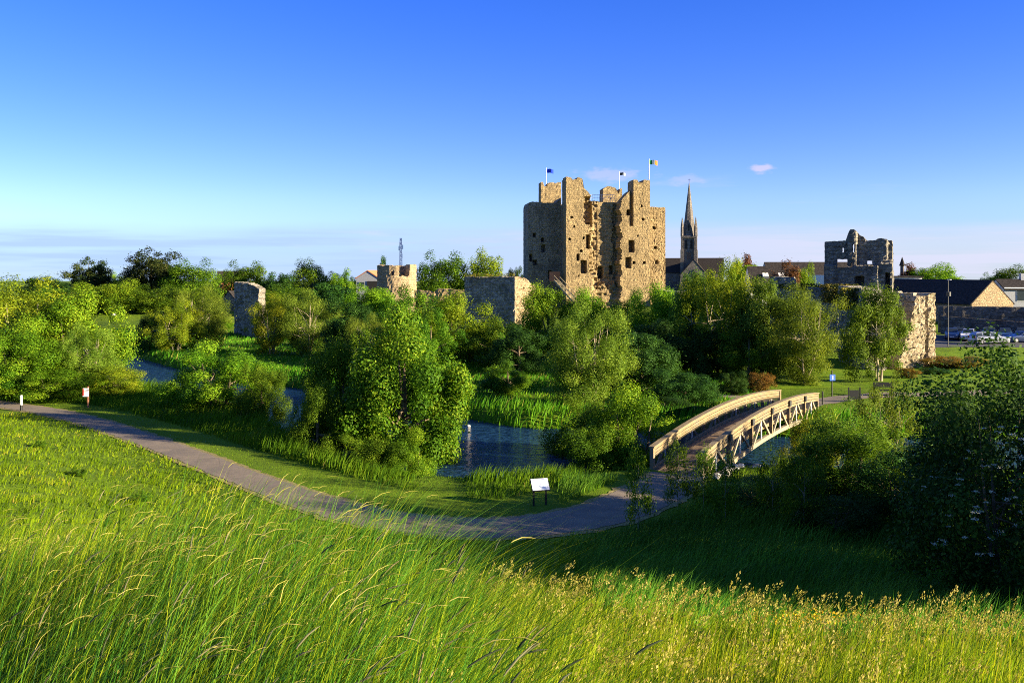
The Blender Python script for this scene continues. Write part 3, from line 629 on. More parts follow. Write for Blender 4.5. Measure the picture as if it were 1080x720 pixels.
# ------------------------------------------------------------------ rough masonry
def slab(w, z0, top_fn, thick, cell=0.4, depth_fn=None, hole_fn=None, jit=0.06, seed=0, back_jit=None, leanx=None):
    g_ = np.random.default_rng(seed); ztop = max(top_fn(u) for u in np.linspace(0, w, 60))
    nu = max(1, int(round(w / cell))); nv = max(1, int(round((ztop - z0) / cell)))
    U = np.linspace(0, w, nu + 1); Z = np.linspace(z0, ztop, nv + 1)
    T = np.array([top_fn(u) for u in U])
    VF = np.zeros((nu + 1, nv + 1, 3)); VB = VF.copy()
    for i, u in enumerate(U):
        for j, z in enumerate(Z):
            zz = min(z, T[i]); d = depth_fn(u, zz) if depth_fn else 0.0
            a = g_.normal(0, jit, 3) * (1 if 0 < i < nu else .6); a[0] *= .4; a[2] *= 0.5
            VF[i, j] = (u + a[0], d + a[1], zz + a[2]); VB[i, j] = (u + a[0], max(thick, d + 0.15) + a[1] * .5, zz + a[2])
    solid = np.ones((nu, nv), bool)
    for i in range(nu):
        for j in range(nv):
            uc = (U[i] + U[i + 1]) / 2; zc = (Z[j] + Z[j + 1]) / 2
            if Z[j] >= max(T[i], T[i + 1]) - 1e-4: solid[i, j] = False
            elif hole_fn and hole_fn(uc, zc): solid[i, j] = False
    n1 = (nu + 1) * (nv + 1); idx = lambda i, j: i * (nv + 1) + j
    F_ = []
    for i in range(nu):
        for j in range(nv):
            if not solid[i, j]: continue
            a, b, c, d = idx(i, j), idx(i + 1, j), idx(i + 1, j + 1), idx(i, j + 1)
            F_.append((a, b, c, d)); F_.append((d + n1, c + n1, b + n1, a + n1))
            if i == 0 or not solid[i - 1, j]: F_.append((a, d, d + n1, a + n1))
            if i == nu - 1 or not solid[i + 1, j]: F_.append((b, b + n1, c + n1, c))
            if j == 0 or not solid[i, j - 1]: F_.append((a, a + n1, b + n1, b))
            if j == nv - 1 or not solid[i, j + 1]: F_.append((d, c, c + n1, d + n1))
    V_ = np.concatenate([VF.reshape(-1, 3), VB.reshape(-1, 3)])
    return V_, F_
def slab_obj(name, mat, parent, loc, rz, *a, **k):
    V_, F_ = slab(*a, **k); me = bpy.data.meshes.new(name); me.from_pydata([tuple(v) for v in V_], [], F_); me.materials.append(mat); me.update()
    return link(name, me, parent, loc, rz)
def nz(u, s=0): return math.sin(u * 1.3 + s) * .5 + math.sin(u * 3.1 + 2 * s) * .3 + math.sin(u * 7.3 + s) * .2
def ptop(pts, rough=0.25, s=0): return lambda u: float(np.interp(u, [p[0] for p in pts], [p[1] for p in pts])) + rough * nz(u, s)

# ---- the keep
KY = 183.0; KX = px(597, KY); KZ = 2.8
keep = empty('castle_keep', (KX, KY, 0), R(7), 'tall ruined square stone keep with corner turrets and broken front, lit by low sun', 'castle')
kp = 0.0489
def ku(c): return (c - 268) * kp
def kz(c): return EYE - ((150 + c / 4) - HOR) * KY / F
wins = [(355, 375, 390, 450), (333, 357, 500, 552), (315, 325, 470, 500), (412, 437, 525, 577), (462, 480, 520, 557), (528, 550, 485, 530), (540, 562, 415, 462), (532, 548, 283, 307), (290, 297, 312, 320), (280, 286, 405, 413), (600, 608, 318, 326), (592, 598, 262, 268), (560, 566, 505, 513), (604, 612, 503, 511), (340, 346, 400, 408), (330, 337, 452, 462), (300, 306, 350, 357), (575, 581, 390, 397), (318, 323, 560, 567)]
wins_m = [(ku(a), ku(b), kz(d), kz(c)) for a, b, c, d in wins]
KN = np.random.default_rng(77).random((40, 64))
def kdepth(u, z):
    e1 = 5.4 + 0.55 * nz(z * 1.1, 1) + (0.5 if z < 12 else 0); e2 = 11.5 + 0.45 * nz(z * 1.3, 4)
    if z > 19.5 and z < 25.2: e1 = 3.9 + .3 * nz(z * 2)
    d = 0.0
    if e1 < u < e2:
        edge = min(u - e1, e2 - u); d = 1.9 * min(1, edge / 0.5)
        if u > 10.3 + .4 * nz(z, 2) and z > 8: d += 0.9
        if u < 5.9 and z > 19: d += 1.2
        if z < 7 + nz(u * 2): d *= 0.45
        d += KN[int(u * 1.6) % 40, int(z * 1.9) % 64] * (.55 if u < 6.9 or z < 9.5 else .12) + .1 * nz(z * 5, u)
    if 13.5 < u < 14.2 and z > 19.3: d = 1.4
    if 5.0 < u < 6.2 and 9 < z < 19: d = max(d, 0.9 + .7 * nz(z * 3, 2))
    for a, b, c, dd in wins_m:
        if a <= u <= b and c <= z <= dd: d += 2.0
    return d
ktop = ptop([(0, 29.3), (1.2, 29.0), (1.3, 28.7), (2.2, 28.7), (2.3, 29.2), (3.5, 29.1), (3.6, 27.4), (4.4, 26.4), (5.5, 25.2), (5.8, 24.5), (11.4, 24.2), (11.7, 24.6), (12.6, 25.6), (13.5, 26.6), (13.6, 26.7), (14.15, 26.8), (14.2, 28.9), (15.3, 28.7), (15.4, 28.2), (16.4, 28.2), (16.5, 28.9), (17.8, 28.8)], 0.14)
slab_obj('front_wall', MT['keep'], keep, (0, 0, 0), 0, 17.8, KZ - 1, ktop, 3.6, 0.22, kdepth, None, 0.03, 1)
def hole_small(lst):
    return lambda u, z: any(a < u < b and c < z < d for a, b, c, d in lst)
flat = lambda z, r=.15, s=0: (lambda u: z + r * nz(u, s))
slab_obj('back_wall', MT['keep'], keep, (0, 15.8, 0), 0, 17.8, KZ - 1, flat(23.6), 2, 0.6, None, None, 0.05, 2)
slab_obj('side_wall', MT['keep_shaded'], keep, (0, 15.78, 0), R(-90), 12.1, KZ - 1, flat(23.8), 2, 0.5, None, None, 0.05, 3)
slab_obj('side_wall', MT['keep'], keep, (17.8, 3.7, 0), R(90), 12.0, KZ - 1, flat(23.8), 2, 0.5, None, None, 0.05, 4)
MB().box((8.9, 9.5, 22.9), (13.6, 12, 0.3)).build('roof_deck', MT['slate'], keep)
# corner turrets standing above the wall tops
def block(name, mat, x, y, w, d, z0, topf, seed, holes=None, cell=.4, dep=None):
    return slab_obj(name, mat, keep, (x, y, 0), 0, w, z0, topf, d, cell, dep, holes, 0.05, seed)
block('turret', MT['keep'], 0.05, 2.6, 3.4, 2.2, 22, ptop([(0, 29), (1.5, 28.6), (3.4, 29)], .2), 5)
block('turret', MT['keep'], 14.25, 2.6, 3.5, 2.2, 22, ptop([(0, 28.7), (3.5, 28.5)], .2), 6)
block('turret', MT['keep'], -2.9, 15.0, 4.6, 3.4, 20, ptop([(0, 29.6), (.7, 29.6), (.75, 28.6), (1.4, 28.6), (1.45, 29.4), (3.8, 29.7)], .2), 7)
block('turret', MT['keep'], 11.2, 15.0, 4.4, 3.4, 20, ptop([(0, 28.2), (1.4, 28.9), (3.0, 28.5), (3.6, 27.4), (3.65, 28.4), (4.4, 28.5)], .25), 8)
# left and right projecting towers
def tw(lst):
    def f(u, z):
        for a, b, c, d in lst:
            if a <= u <= b and c <= z <= d: return 1.6
        return 0.0
    return f
lt = [(1.2, 1.5, 17.2, 17.7), (3.0, 3.5, 13.8, 15.2), (1.2, 1.6, 11.2, 11.9), (2.9, 3.1, 16, 16.5), (4.4, 5.0, 8.2, 9.6), (0.3, .6, 12, 13.2)]
lt = [(a, b + .25, c, d + .25) for a, b, c, d in lt]
block('side_tower', MT['keep_shaded'], -7.1, 6.0, 7.1, 7.2, KZ - 1, ptop([(0, 23.6), (.3, 24.4), (1.6, 24.5), (6.2, 24.3), (7.1, 25.4)], .12), 9, None, .25, tw(lt))
rt = [(.0, .5, 9.3, 10.7), (.9, 1.2, 12.2, 12.6), (2.4, 2.8, 14.6, 15.0), (2.2, 2.5, 18.8, 19.2), (.5, .8, 21.6, 22), (2.7, 3, 11.5, 11.9)]
rt = [(a, b + .2, c, d + .2) for a, b, c, d in rt]
block('side_tower', MT['keep'], 17.82, 5.0, 4.8, 7.0, KZ - 1, ptop([(0, 23.7), (4.8, 23.5)], .1), 10, None, .25, tw(rt))
m = MB()
for i in range(14):
    m.bar((5.0 + i * .48, 3.9, 23.2), (5.0 + i * .48, 3.9, 26.0), .05)
m.bar((5, 3.9, 26.0), (11.3, 3.9, 26.0), .07); m.bar((5, 3.9, 25.3), (11.3, 3.9, 25.3), .05)
m.build('roof_railing', MT['steel'], keep)
m = MB()
for (a, b) in (((-2.6, -0.6, 7.9), (1.2, -3.2, 3.2)), ((-1.3, 0.2, 7.6), (2.6, -2.4, 3.2))):
    m.bar(a, b, .18, .3); m.bar((a[0], a[1], a[2] + 1), (b[0], b[1], b[2] + 1), .1)
    for t in np.linspace(0, 1, 8):
        p = Vector(a).lerp(Vector(b), t); m.bar(p, p + Vector((0, 0, 1)), .07)
for t in np.linspace(0, 1, 18):
    p = Vector((-2.6, -0.6, 7.9)).lerp(Vector((1.2, -3.2, 3.2)), t); q = Vector((-1.3, 0.2, 7.6)).lerp(Vector((2.6, -2.4, 3.2)), t); m.bar(p, q, .25, .05)
m.build('staircase', MT['wood_pale'], keep)
MB().box((-1.9, 2.6, 8.7), (2.2, .5, 2.0)).build('door_landing', MT['orange_roof'], keep)

# flags on the keep
def flag(xp, ytop, ybase, Y, mats, label, fw, fh, droop=.3):
    X = px(xp, Y); zt = zy(ytop, Y); zb = zy(ybase, Y)
    o = empty('flag', (X, Y, zb), 0, label, 'flag', 'flags on the keep')
    MB().tube([(0, 0, 0), (0, 0, zt - zb)], [.085, .06], 8).build('flagpole', MT['render_white'], o)
    n = 12; k = len(mats)
    for q, mt in enumerate(mats):
        m = MB(); vs_ = []; fs = []; a0 = q * n // k; a1 = (q + 1) * n // k
        for i in range(a0, a1 + 1):
            t = i / n; x = .07 + t * fw; y = .18 * math.sin(t * 7) ; dz = -droop * t * fh - .05 * math.sin(t * 9)
            for s_ in (0, -1): vs_.append((x, y, zt - zb - .15 + dz + s_ * fh))
        for i in range(a1 - a0): fs.append((2 * i, 2 * i + 1, 2 * i + 3, 2 * i + 2))
        m.add(vs_, fs); f = m.build('cloth', mt, o); sm = f.modifiers.new('thickness', 'SOLIDIFY'); sm.thickness = .02
cl = lambda n, c: plain(n, c, .85, .2, 0, .05)
flag(576, 177, 196, 201, [cl('flag_blue', (.01, .04, .42))], 'plain blue flag on a white pole above the rear left turret', 1.6, .9)
flag(653.3, 181, 200, 201, [cl('flag_black', (.02, .03, .03)), cl('flag_pale', (.35, .38, .38))], 'small dark flag on the pole above the rear middle turret', 1.3, .6)
flag(684.5, 167.5, 189.5, 186, [cl('flag_green', (.01, .17, .05)), cl('flag_white', (.75, .75, .75)), cl('flag_orange', (.75, .16, .02))], 'green white and orange tricolour on the pole above the right turret', 1.75, .95)

# ---- ruined gate tower, right
GY = 102.0; g0 = px(869, GY)
gate = empty('ruined_gate_tower', (g0, GY, 0), R(-24), 'dark roofless gate tower with sky showing through its window holes', 'ruin')
gp = GY / F
def gz(y): return zy(y, GY)
def gu(x): return (x - 869) * gp / 1.09
gtop = ptop([(gu(869), gz(255)), (gu(893), gz(254)), (gu(894), gz(246)), (gu(898), gz(242)), (gu(902), gz(242)), (gu(907), gz(248)), (gu(911), gz(250)), (gu(914), gz(254)), (gu(925), gz(254)), (gu(926), gz(252)), (gu(936), gz(253)), (gu(938), gz(256)), (gu(941), gz(262))], .07)
gh = [(887, 889.6, 261, 266), (898.5, 902, 257.5, 266), (882.5, 893, 273, 281.5), (897.5, 900, 277, 281.5), (915, 920, 275, 278), ]
gh = [(gu(a), gu(b), gz(d), gz(c)) for a, b, c, d in gh]
gd = [(gu(903), gu(911), gz(300), gz(292)), (gu(933.5), gu(938), gz(314), gz(289))]
def gdepth(u, z):
    d = 0.0
    if z > gz(280): d = 0.9
    if gu(895) < u < gu(905) and z > gz(282): d = 0.15
    if u > gu(926): d = 0.2 if z < gz(277) else .7
    if u > gu(937) and z > gz(275): d = 1.0
    for a, b, c, dd in gd:
        if a <= u <= b and c <= z <= dd: d += 1.3
    return d
slab_obj('front_wall', MT['ruin'], gate, (0, 0, 0), 0, gu(941), -.5, gtop, 2.0, 0.19, gdepth, hole_small(gh), 0.04, 21)
Wg = gu(941)
slab_obj('side_wall', MT['ruin'], gate, (Wg, 2.1, 0), R(90), 5.0, -.5, ptop([(0, gz(254)), (1.2, gz(256)), (2, gz(262)), (3.4, gz(275)), (5, gz(278))], .15), 1.3, 0.25, None, hole_small([(1.0, 1.6, gz(270), gz(264))]), 0.05, 22)
slab_obj('side_wall', MT['ruin'], gate, (0, 6.5, 0), R(-90), 4.4, -.5, ptop([(0, gz(290)), (4.4, gz(285))], .2), 1.3, 0.3, None, None, 0.05, 23)
# ---- curtain walls
def wall(name, xa, Ya, xb, Yb, tops, thick, label, mat='curtain', cell=.35, cat='wall', depth=None, rough=.12, jit=.06, seed=31, holes=None, group=None):
    A = Vector((px(xa, Ya), Ya)); B = Vector((px(xb, Yb), Yb)); d = B - A; L = d.length; rz = math.atan2(d.y, d.x)
    zb = min(h(A.x, A.y), h(B.x, B.y)) - .6
    o = slab_obj(name, MT[mat], None, (A.x, A.y, 0), rz, L, zb, ptop([(t * L, z) for t, z in tops], rough), thick, cell, depth, holes, jit, seed)
    return tag(o, label, cat, group)
# right hand wall with its sunlit broken end
wy = 92
wall('castle_wall', 914, 93, 963, 90.4, [(0, zy(308, 93)), (.9, zy(308, 90.6)), (1, zy(309, 90.4))], 1.9, 'tall rubble wall stub right of the ruined gate tower, shaded face', 'curtain', .22, jit=.09)
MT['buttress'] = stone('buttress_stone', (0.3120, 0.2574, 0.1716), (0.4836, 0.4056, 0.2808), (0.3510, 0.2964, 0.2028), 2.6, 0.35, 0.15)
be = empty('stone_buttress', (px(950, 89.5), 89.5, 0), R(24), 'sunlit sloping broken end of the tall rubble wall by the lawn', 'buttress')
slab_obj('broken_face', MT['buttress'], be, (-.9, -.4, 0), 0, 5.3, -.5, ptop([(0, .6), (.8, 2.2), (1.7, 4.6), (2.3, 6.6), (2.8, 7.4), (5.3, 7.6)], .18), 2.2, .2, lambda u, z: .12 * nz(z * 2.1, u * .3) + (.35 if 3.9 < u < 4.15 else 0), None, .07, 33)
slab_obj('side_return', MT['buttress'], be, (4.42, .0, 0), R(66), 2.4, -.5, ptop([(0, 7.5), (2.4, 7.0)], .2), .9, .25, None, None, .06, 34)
# lower overgrown wall left of the gate tower
wall('castle_wall', 812, 108, 884, 100, [(0, zy(292, 108)), (.22, zy(293, 107)), (.27, zy(303, 107)), (.6, zy(303, 103)), (.62, zy(304, 102)), (1, zy(306, 100))], 2.0, 'stepped overgrown curtain wall between copper beech and ruined gate tower', rough=.12)
wall('castle_wall', 884, 95, 914, 88, [(0, zy(302, 95)), (.8, zy(304, 90)), (1, zy(312, 88))], 2.0, 'short stretch of wall capped with shaggy ivy before the gate tower')
wall('castle_wall', 690, 150, 716, 146, [(0, zy(306, 150)), (1, zy(308, 146))], 1.5, 'low dark wall fragment at the right foot of the keep', 'ruin')
wall('castle_wall', 437, 160, 492, 158, [(0, zy(306, 160)), (.4, zy(308, 160)), (.42, zy(304, 160)), (1, zy(306, 158))], 1.2, 'low brownish wall between the round ruined tower and the square wall tower', 'keep', .4)
def ivy_patch(x0, x1, y, Y, n, label, spread=.5, hang=1.2):
    g_ = np.random.default_rng(int(x0)); P = np.stack([g_.uniform(px(x0, Y), px(x1, Y), n), Y - .3 + g_.normal(0, spread, n), zy(y, Y) + g_.uniform(-hang, .45, n)], 1)
    Nn = g_.normal(size=(n, 3)) + (0, -.5, .5); Nn /= np.linalg.norm(Nn, axis=1)[:, None]; tone = np.clip(g_.normal(.5, .25, n) + .3 * np.sin(P[:, 0] * 3), 0, .96)
    o = link('ivy', np_mesh('ivy', leaf_quads(P, Nn, .2, .7), np.arange(n * 4), np.full(n, 4), MT['ivy'], tone)); return tag(o, label, 'ivy')
ivy_patch(868, 904, 304, 97, 3800, 'shaggy brown and yellow ivy capping the short wall before the gate tower', .7, 1.6)
ivy_patch(884, 914, 308, 91, 2600, 'shaggy ivy hanging over the wall face left of the single green alder', .5, 1.8)
ivy_patch(820, 868, 303, 104, 700, 'thin line of yellow ivy along the stepped wall top', .3, .3)
ivy_patch(979, 984, 341, 87, 60, 'small green tuft growing from the sunlit buttress', .1, .3)
# ---- square wall tower, centre left
TY = 140.0
sq = empty('wall_tower', (px(490, TY), TY, 0), R(-27), 'square grey-blue wall tower with grassy top left of the keep', 'tower')
L1 = (541 - 490) / F * TY / .86
slab_obj('front_wall', MT['curtain'], sq, (0, 0, 0), 0, L1, 0, ptop([(0, zy(292, TY)), (L1, zy(292, TY - 3))], .1), 2.4, .3, None, None, .06, 41)
slab_obj('side_wall', MT['cream_stone'], sq, (L1 + .02, .05, 0), R(72), 4.5, 0, ptop([(0, zy(292, TY)), (2.5, zy(294, TY)), (4.5, zy(300, TY))], .2), 1.4, .3, None, None, .08, 42)
ivy_patch(490, 543, 291.2, 138.4, 500, 'sunlit yellow grass fringe on top of the square wall tower', .8, .12)
# ---- round ruined tower
RY = 172.0
rt_ = empty('round_tower', (px(418.5, RY), RY, 0), 0, 'round ruined tower with broken battlements and one narrow window, below the mast', 'tower')
def round_wall(parent, Rr, z0, topf, holes, mat, thick=1.1):
    n = 72; nv = 34; V_ = []; F_ = []; zt = 15
    g_ = np.random.default_rng(9); Z = np.linspace(z0, zt, nv + 1); T = [topf(2 * math.pi * i / n) for i in range(n)]
    jit = g_.normal(0, .05, (n, nv + 1))
    for ring, rr in ((0, Rr), (1, Rr - thick)):
        for i in range(n):
            a = 2 * math.pi * i / n
            for j in range(nv + 1):
                q = rr + jit[i, j]; V_.append((q * math.cos(a), q * math.sin(a), min(Z[j], T[i])))
    ix = lambda r, i, j: r * n * (nv + 1) + (i % n) * (nv + 1) + j
    sol = np.ones((n, nv), bool)
    for i in range(n):
        for j in range(nv):
            if Z[j] >= max(T[i], T[(i + 1) % n]) - 1e-4 or holes(2 * math.pi * (i + .5) / n, (Z[j] + Z[j + 1]) / 2): sol[i, j] = False
    for i in range(n):
        for j in range(nv):
            if not sol[i, j]: continue
            a, b, c, d = ix(0, i, j), ix(0, i + 1, j), ix(0, i + 1, j + 1), ix(0, i, j + 1); e, f, g2, k = ix(1, i, j), ix(1, i + 1, j), ix(1, i + 1, j + 1), ix(1, i, j + 1)
            F_ += [(a, b, c, d), (k, g2, f, e)]
            if not sol[i - 1, j]: F_.append((a, d, k, e))
            if not sol[(i + 1) % n, j]: F_.append((b, f, g2, c))
            if j == nv - 1 or not sol[i, j + 1]: F_.append((d, c, g2, k))
            if j and not sol[i, j - 1]: F_.append((a, e, f, b))
    me = bpy.data.meshes.new('wall'); me.from_pydata(V_, [], F_); me.materials.append(mat); me.update(); return link('wall', me, parent)
def rtop(a):
    a = a % (2 * math.pi); dg = math.degrees(a)
    if 285 < dg < 318: return zy(291, RY) + .3 * nz(dg * .2)
    if 318 <= dg or dg < 20: return zy(279, RY)
    return zy(280, RY) + .15 * nz(dg * .12)
round_wall(rt_, 3.75, 1.5, rtop, lambda a, z: 262 < math.degrees(a) < 269 and zy(291, RY) < z < zy(285, RY), MT['cream_stone'])
# ---- left stump of tower
wall('tower_stump', 247, 132, 273, 126, [(0, zy(298, 132)), (.5, zy(298, 130)), (.7, zy(300, 129)), (1, zy(304, 126))], 1.0, 'broken grey tower stump standing alone above the pale willows', 'curtain', .3, 'ruin', jit=.1, seed=44)

# ------------------------------------------------------------------ buildings
def gable_house(name, X, Y, z0, L, Wd, eave, ridge, rz, wallm, roofm, label, cat='building', over=.25, windows=(), end_windows=(), zc=None):
    o = empty(name, (X, Y, z0), rz, label, cat)
    # local x along the ridge, gable ends at x=0 and x=L ; y across
    m = MB(); poly = [(-Wd / 2, 0), (Wd / 2, 0), (Wd / 2, eave), (0, ridge), (-Wd / 2, eave)]
    n = 5; vs_ = [(0, y, z) for y, z in poly] + [(L, y, z) for y, z in poly]
    m.add(vs_, [(0, 4, 3, 2, 1), (5, 6, 7, 8, 9)] + [(i, (i + 1) % n, (i + 1) % n + n, i + n) for i in (0, 1, 4)]); m.build('wall', MT[wallm], o)
    r = MB(); sl_ = (ridge - eave) / (Wd / 2)
    for s in (-1, 1):
        a = (Wd / 2 + over) * s; za = eave - over * sl_ + .06; zr = ridge + .06
        vs_ = [(-.02, a, za), (L + .02, a, za), (L + .02, 0, zr), (-.02, 0, zr), (-.02, a, za + .16), (L + .02, a, za + .16), (L + .02, 0, zr + .16), (-.02, 0, zr + .16)]
        r.add(vs_, [(0, 1, 2, 3), (7, 6, 5, 4), (0, 4, 5, 1), (0, 3, 7, 4), (1, 5, 6, 2)])
    r.build('roof', MT[roofm], o)
    for (x, z, w_, h_) in windows:
        f = MB().box((x, -Wd / 2 - .02, z), (w_, .08, h_)).build('window', MT['render_white'], o); MB().box((x, -Wd / 2 - .07, z), (w_ - .2, .04, h_ - .2)).build('pane', MT['glass'], f)
    for (y, z, w_, h_) in end_windows:
        f = MB().box((-.02, y, z), (.08, w_, h_)).build('window', MT['render_white'], o); MB().box((-.07, y, z), (.04, w_ - .2, h_ - .2)).build('pane', MT['glass'], f)
    return o
# the barn: gable at the right end faces the sun
BY = 136.0
gable_house('stone_barn', px(1047, BY), BY, .9, 24, 8.0, 3.95, 7.4, R(107), 'cream_stone', 'slate', 'long barn with dark slate roof and sunlit cream stone gable behind the car park wall')
# car park retaining wall, with its coping
pw = wall('retaining_wall', 990, 126, 1120, 121, [(0, zy(323, 126)), (1, zy(324, 121))], .7, 'long dark stone retaining wall behind the parked cars', 'park_wall', .6, rough=.02, jit=.03, depth=lambda u, z: 0.0)
wall('ramp_wall', 992, 124.4, 1110, 118.6, [(0, zy(333, 124.4)), (1, zy(342, 118.6))], .35, 'lower wall with pale sloping coping in front of the long retaining wall', 'park_wall', .6, rough=.0, jit=.02)
# grey building right edge
gb = gable_house('grey_building', px(1050, 172), 172, .9, 14, 7, 5.4, 7.2, R(-4), 'render_grey', 'slate', 'grey building with white-framed windows at the right edge behind the barn', windows=[(3.0, 4.4, 1.5, 2.4), (6.5, 4.4, 1.5, 2.4), (10, 4.4, 1.5, 2.4)])
MB().bar((-.1, -3.72, 5.75), (14, -3.72, 5.75), .14, .22).build('gutter', MT['render_white'], gb)
MB().box((5, 0, 7.6), (.9, .9, 1.8)).build('chimney', MT['render_grey'], gb)
# cream building behind the gate tower, with its turret-like chimney
cb = empty('cream_building', (px(950, 165), 165, 2.2), R(-5), 'pale cream flat-roofed building peeping out right of the ruined gate tower', 'building')
MB().box((0, 0, 3.2), (5.5, 6, 6.6)).build('wall', MT['render_white'], cb); MB().box((3.4, 0, 2.2), (4.2, 5, 4.5)).build('side_wing', MT['render_white'], cb)
MB().box((0, 0, 6.6), (5.9, 6.4, .3)).build('roof', MT['slate'], cb)
for wx in (-1.2, .6): MB().box((wx, -3.03, 4.8), (.6, .1, 1.4)).build('window', MT['glass'], cb)
sp_ = empty('belfry', (px(951.5, 240), 240, 4), 0, 'tiny dark pointed belfry on the skyline right of the gate tower', 'tower')
MB().tube([(0, 0, 0), (0, 0, 7.2)], [.6, .5], 8).build('shaft', MT['church'], sp_); MB().tube([(0, 0, 7.2), (0, 0, 7.6), (0, 0, 9.6)], [.9, .7, .05], 8).build('spire', MT['slate'], sp_)
# long low dark roofed buildings between church and gate tower
gable_house('long_building', px(806, 205), 205, 2.8, 20, 8, 5.3, 8.9, R(-3), 'render_grey', 'slate', 'long slate-roofed building on the skyline between church and gate tower')
hb = gable_house('terrace_house', px(788, 180), 180, 2.6, 12.5, 7, 4.4, 8.0, R(-4), 'render_white', 'slate', 'lower slate-roofed white house with two small skylights left of the copper beech', windows=[])
for (x, mt) in ((3.2, 'render_white'), (6.3, 'render_white')): MB().box((x, -2.0, 6.25), (1.1, 1.0, .8), Matrix.Rotation(R(40), 3, 'X')).build('skylight', MT[mt], hb)
ww = wall('white_garden_wall', 852, 160, 884, 157, [(0, zy(290, 160)), (1, zy(290, 157))], .4, 'sunlit white garden wall between copper beech and ruined gate tower', 'render_white', 1, rough=0, jit=0)
# left shed by the round tower
gable_house('gabled_shed', px(375, 178), 179, 2.6, 9, 8.8, zy(291, 178) - 2.6, zy(287, 178) - 2.6 + .8, R(72), 'render_white', 'orange_roof', 'pale gabled shed with dark doorway left of the round ruined tower', end_windows=[(-.2, 2.8, 1.6, 1.3)]) if False else None
sh = empty('gabled_shed', (px(387.5, 180), 180, 2.6), R(-8), 'pale grey gabled shed with dark doorway left of the round ruined tower', 'shed')
zr = zy(286, 180) - 2.6; ze = zy(293.5, 180) - 2.6; hw = 2.35
m = MB(); m.prism([(-hw, 0), (hw, 0), (hw, ze), (0, zr), (-hw, ze)], 0, 7); m.build('wall', MT['render_grey'], sh)
r = MB()
for s in (-1, 1): r.add([(s * (hw + .2), -.1, ze - .1), (s * (hw + .2), 7.1, ze - .1), (0, 7.1, zr + .05), (0, -.1, zr + .05), (s * (hw + .2), -.1, ze + .06), (s * (hw + .2), 7.1, ze + .06), (0, 7.1, zr + .21), (0, -.1, zr + .21)], [(0, 1, 2, 3), (7, 6, 5, 4), (0, 4, 5, 1), (0, 3, 7, 4), (1, 5, 6, 2)])
r.build('roof', MT['orange_roof'], sh)
MB().box((1.0, -.03, 2.6), (2.2, .1, 5.2)).build('doorway', MT['dark'], sh); MB().box((-1.2, -.03, 4.6), (1.1, .1, .8)).build('window', MT['glass'], sh)
yg = gable_house('yellow_shed', px(241, 172), 172, 1.9, 6, 5, 1.6, 3.9, R(65), 'cream_stone', 'slate', 'small shed with a sunlit yellow gable left of the grey tower stump', 'shed')
gable_house('brick_house', px(229, 225), 225, 2.8, 7, 6, 4.4, 6.8, R(20), 'orange_roof', 'slate', 'reddish house mostly hidden behind the round tree on the left skyline')
# lattice mast
ms = empty('radio_mast', (px(422.5, 210), 210, 2.5), 0, 'slender red and white lattice mast rising behind the round ruined tower', 'mast')
Hm = zy(251, 210) - 2.5; m = MB()
for k in range(3):
    a = k * 2.094; m.bar((.5 * math.cos(a), .5 * math.sin(a), 0), (.22 * math.cos(a), .22 * math.sin(a), Hm), .14)
for i in range(16):
    t0, t1 = i / 16, (i + 1) / 16; r0, r1 = .5 - .28 * t0, .5 - .28 * t1
    for k in range(3):
        a, b = k * 2.094, (k + 1) * 2.094; m.bar((r0 * math.cos(a), r0 * math.sin(a), t0 * Hm), (r1 * math.cos(b), r1 * math.sin(b), t1 * Hm), .06)
m.build('lattice', plain('mast_paint', (.85, .66, .62), .6), ms)
for (a, z) in ((0, .86), (2, .9), (4, .84), (1, .72)): MB().box((.5 * math.cos(a), .5 * math.sin(a), z * Hm), (.2, .2, 1.0)).build('antenna', MT['render_white'], ms)

# ---- church
CY = 310.0; cx_ = px(726.8, CY)
ch = empty('church', (cx_, CY, 2.8), R(-14), 'dark church with tall pointed spire and slate nave right of the keep', 'church')
cs = CY / F
def cz(y): return zy(y, CY) - 2.8
tw_ = 4.6
MB().box((0, 0, cz(249) / 2), (tw_, tw_, cz(249))).build('tower', MT['church'], ch)
m = MB()
for sx in (-1, 1):
    for sy in (-1, 1):
        m.box((sx * tw_ * .5, sy * tw_ * .5, cz(265) / 2 + .5), (1.1, 1.1, cz(265))); m.box((sx * tw_ * .5, sy * tw_ * .5, (cz(265) + cz(245)) / 2), (.8, .8, cz(245) - cz(265)))
m.build('buttresses', MT['church'], ch)
m = MB().box((0, 0, cz(250)), (tw_ + .9, tw_ + .9, .7)); m.build('cornice', MT['church'], ch)
n = 8; m = MB(); vs_ = []
zb_, zt_ = cz(249), cz(193)
for k in range(n):
    a = 2 * math.pi * (k + .5) / n; vs_.append((tw_ * .52 * math.cos(a), tw_ * .52 * math.sin(a), zb_))
for k in range(n):
    a = 2 * math.pi * (k + .5) / n; vs_.append((.12 * math.cos(a), .12 * math.sin(a), zt_))
m.add(vs_, [(k, (k + 1) % n, n + (k + 1) % n, n + k) for k in range(n)] + [tuple(range(n, 2 * n))]); sp2 = m.build('spire', MT['church'], ch)
for sx in (-1, 1):
    for sy in (-1, 1):
        MB().tube([(sx * tw_ * .5, sy * tw_ * .5, cz(249)), (sx * tw_ * .5, sy * tw_ * .5, cz(240)), (sx * tw_ * .5, sy * tw_ * .5, cz(229))], [.6, .55, .03], 6).build('pinnacle', MT['church'], ch)
m = MB()
for a in (0, 90, 180, 270):
    M = Matrix.Rotation(R(a), 3, 'Z'); m.prism([(-.55, cz(249) + .4), (.55, cz(249) + .4), (.55, cz(238)), (0, cz(232)), (-.55, cz(238))], -tw_ * .47, -tw_ * .47 + 1.2) if a == 0 else None
m.build('lucarne', MT['church'], ch)
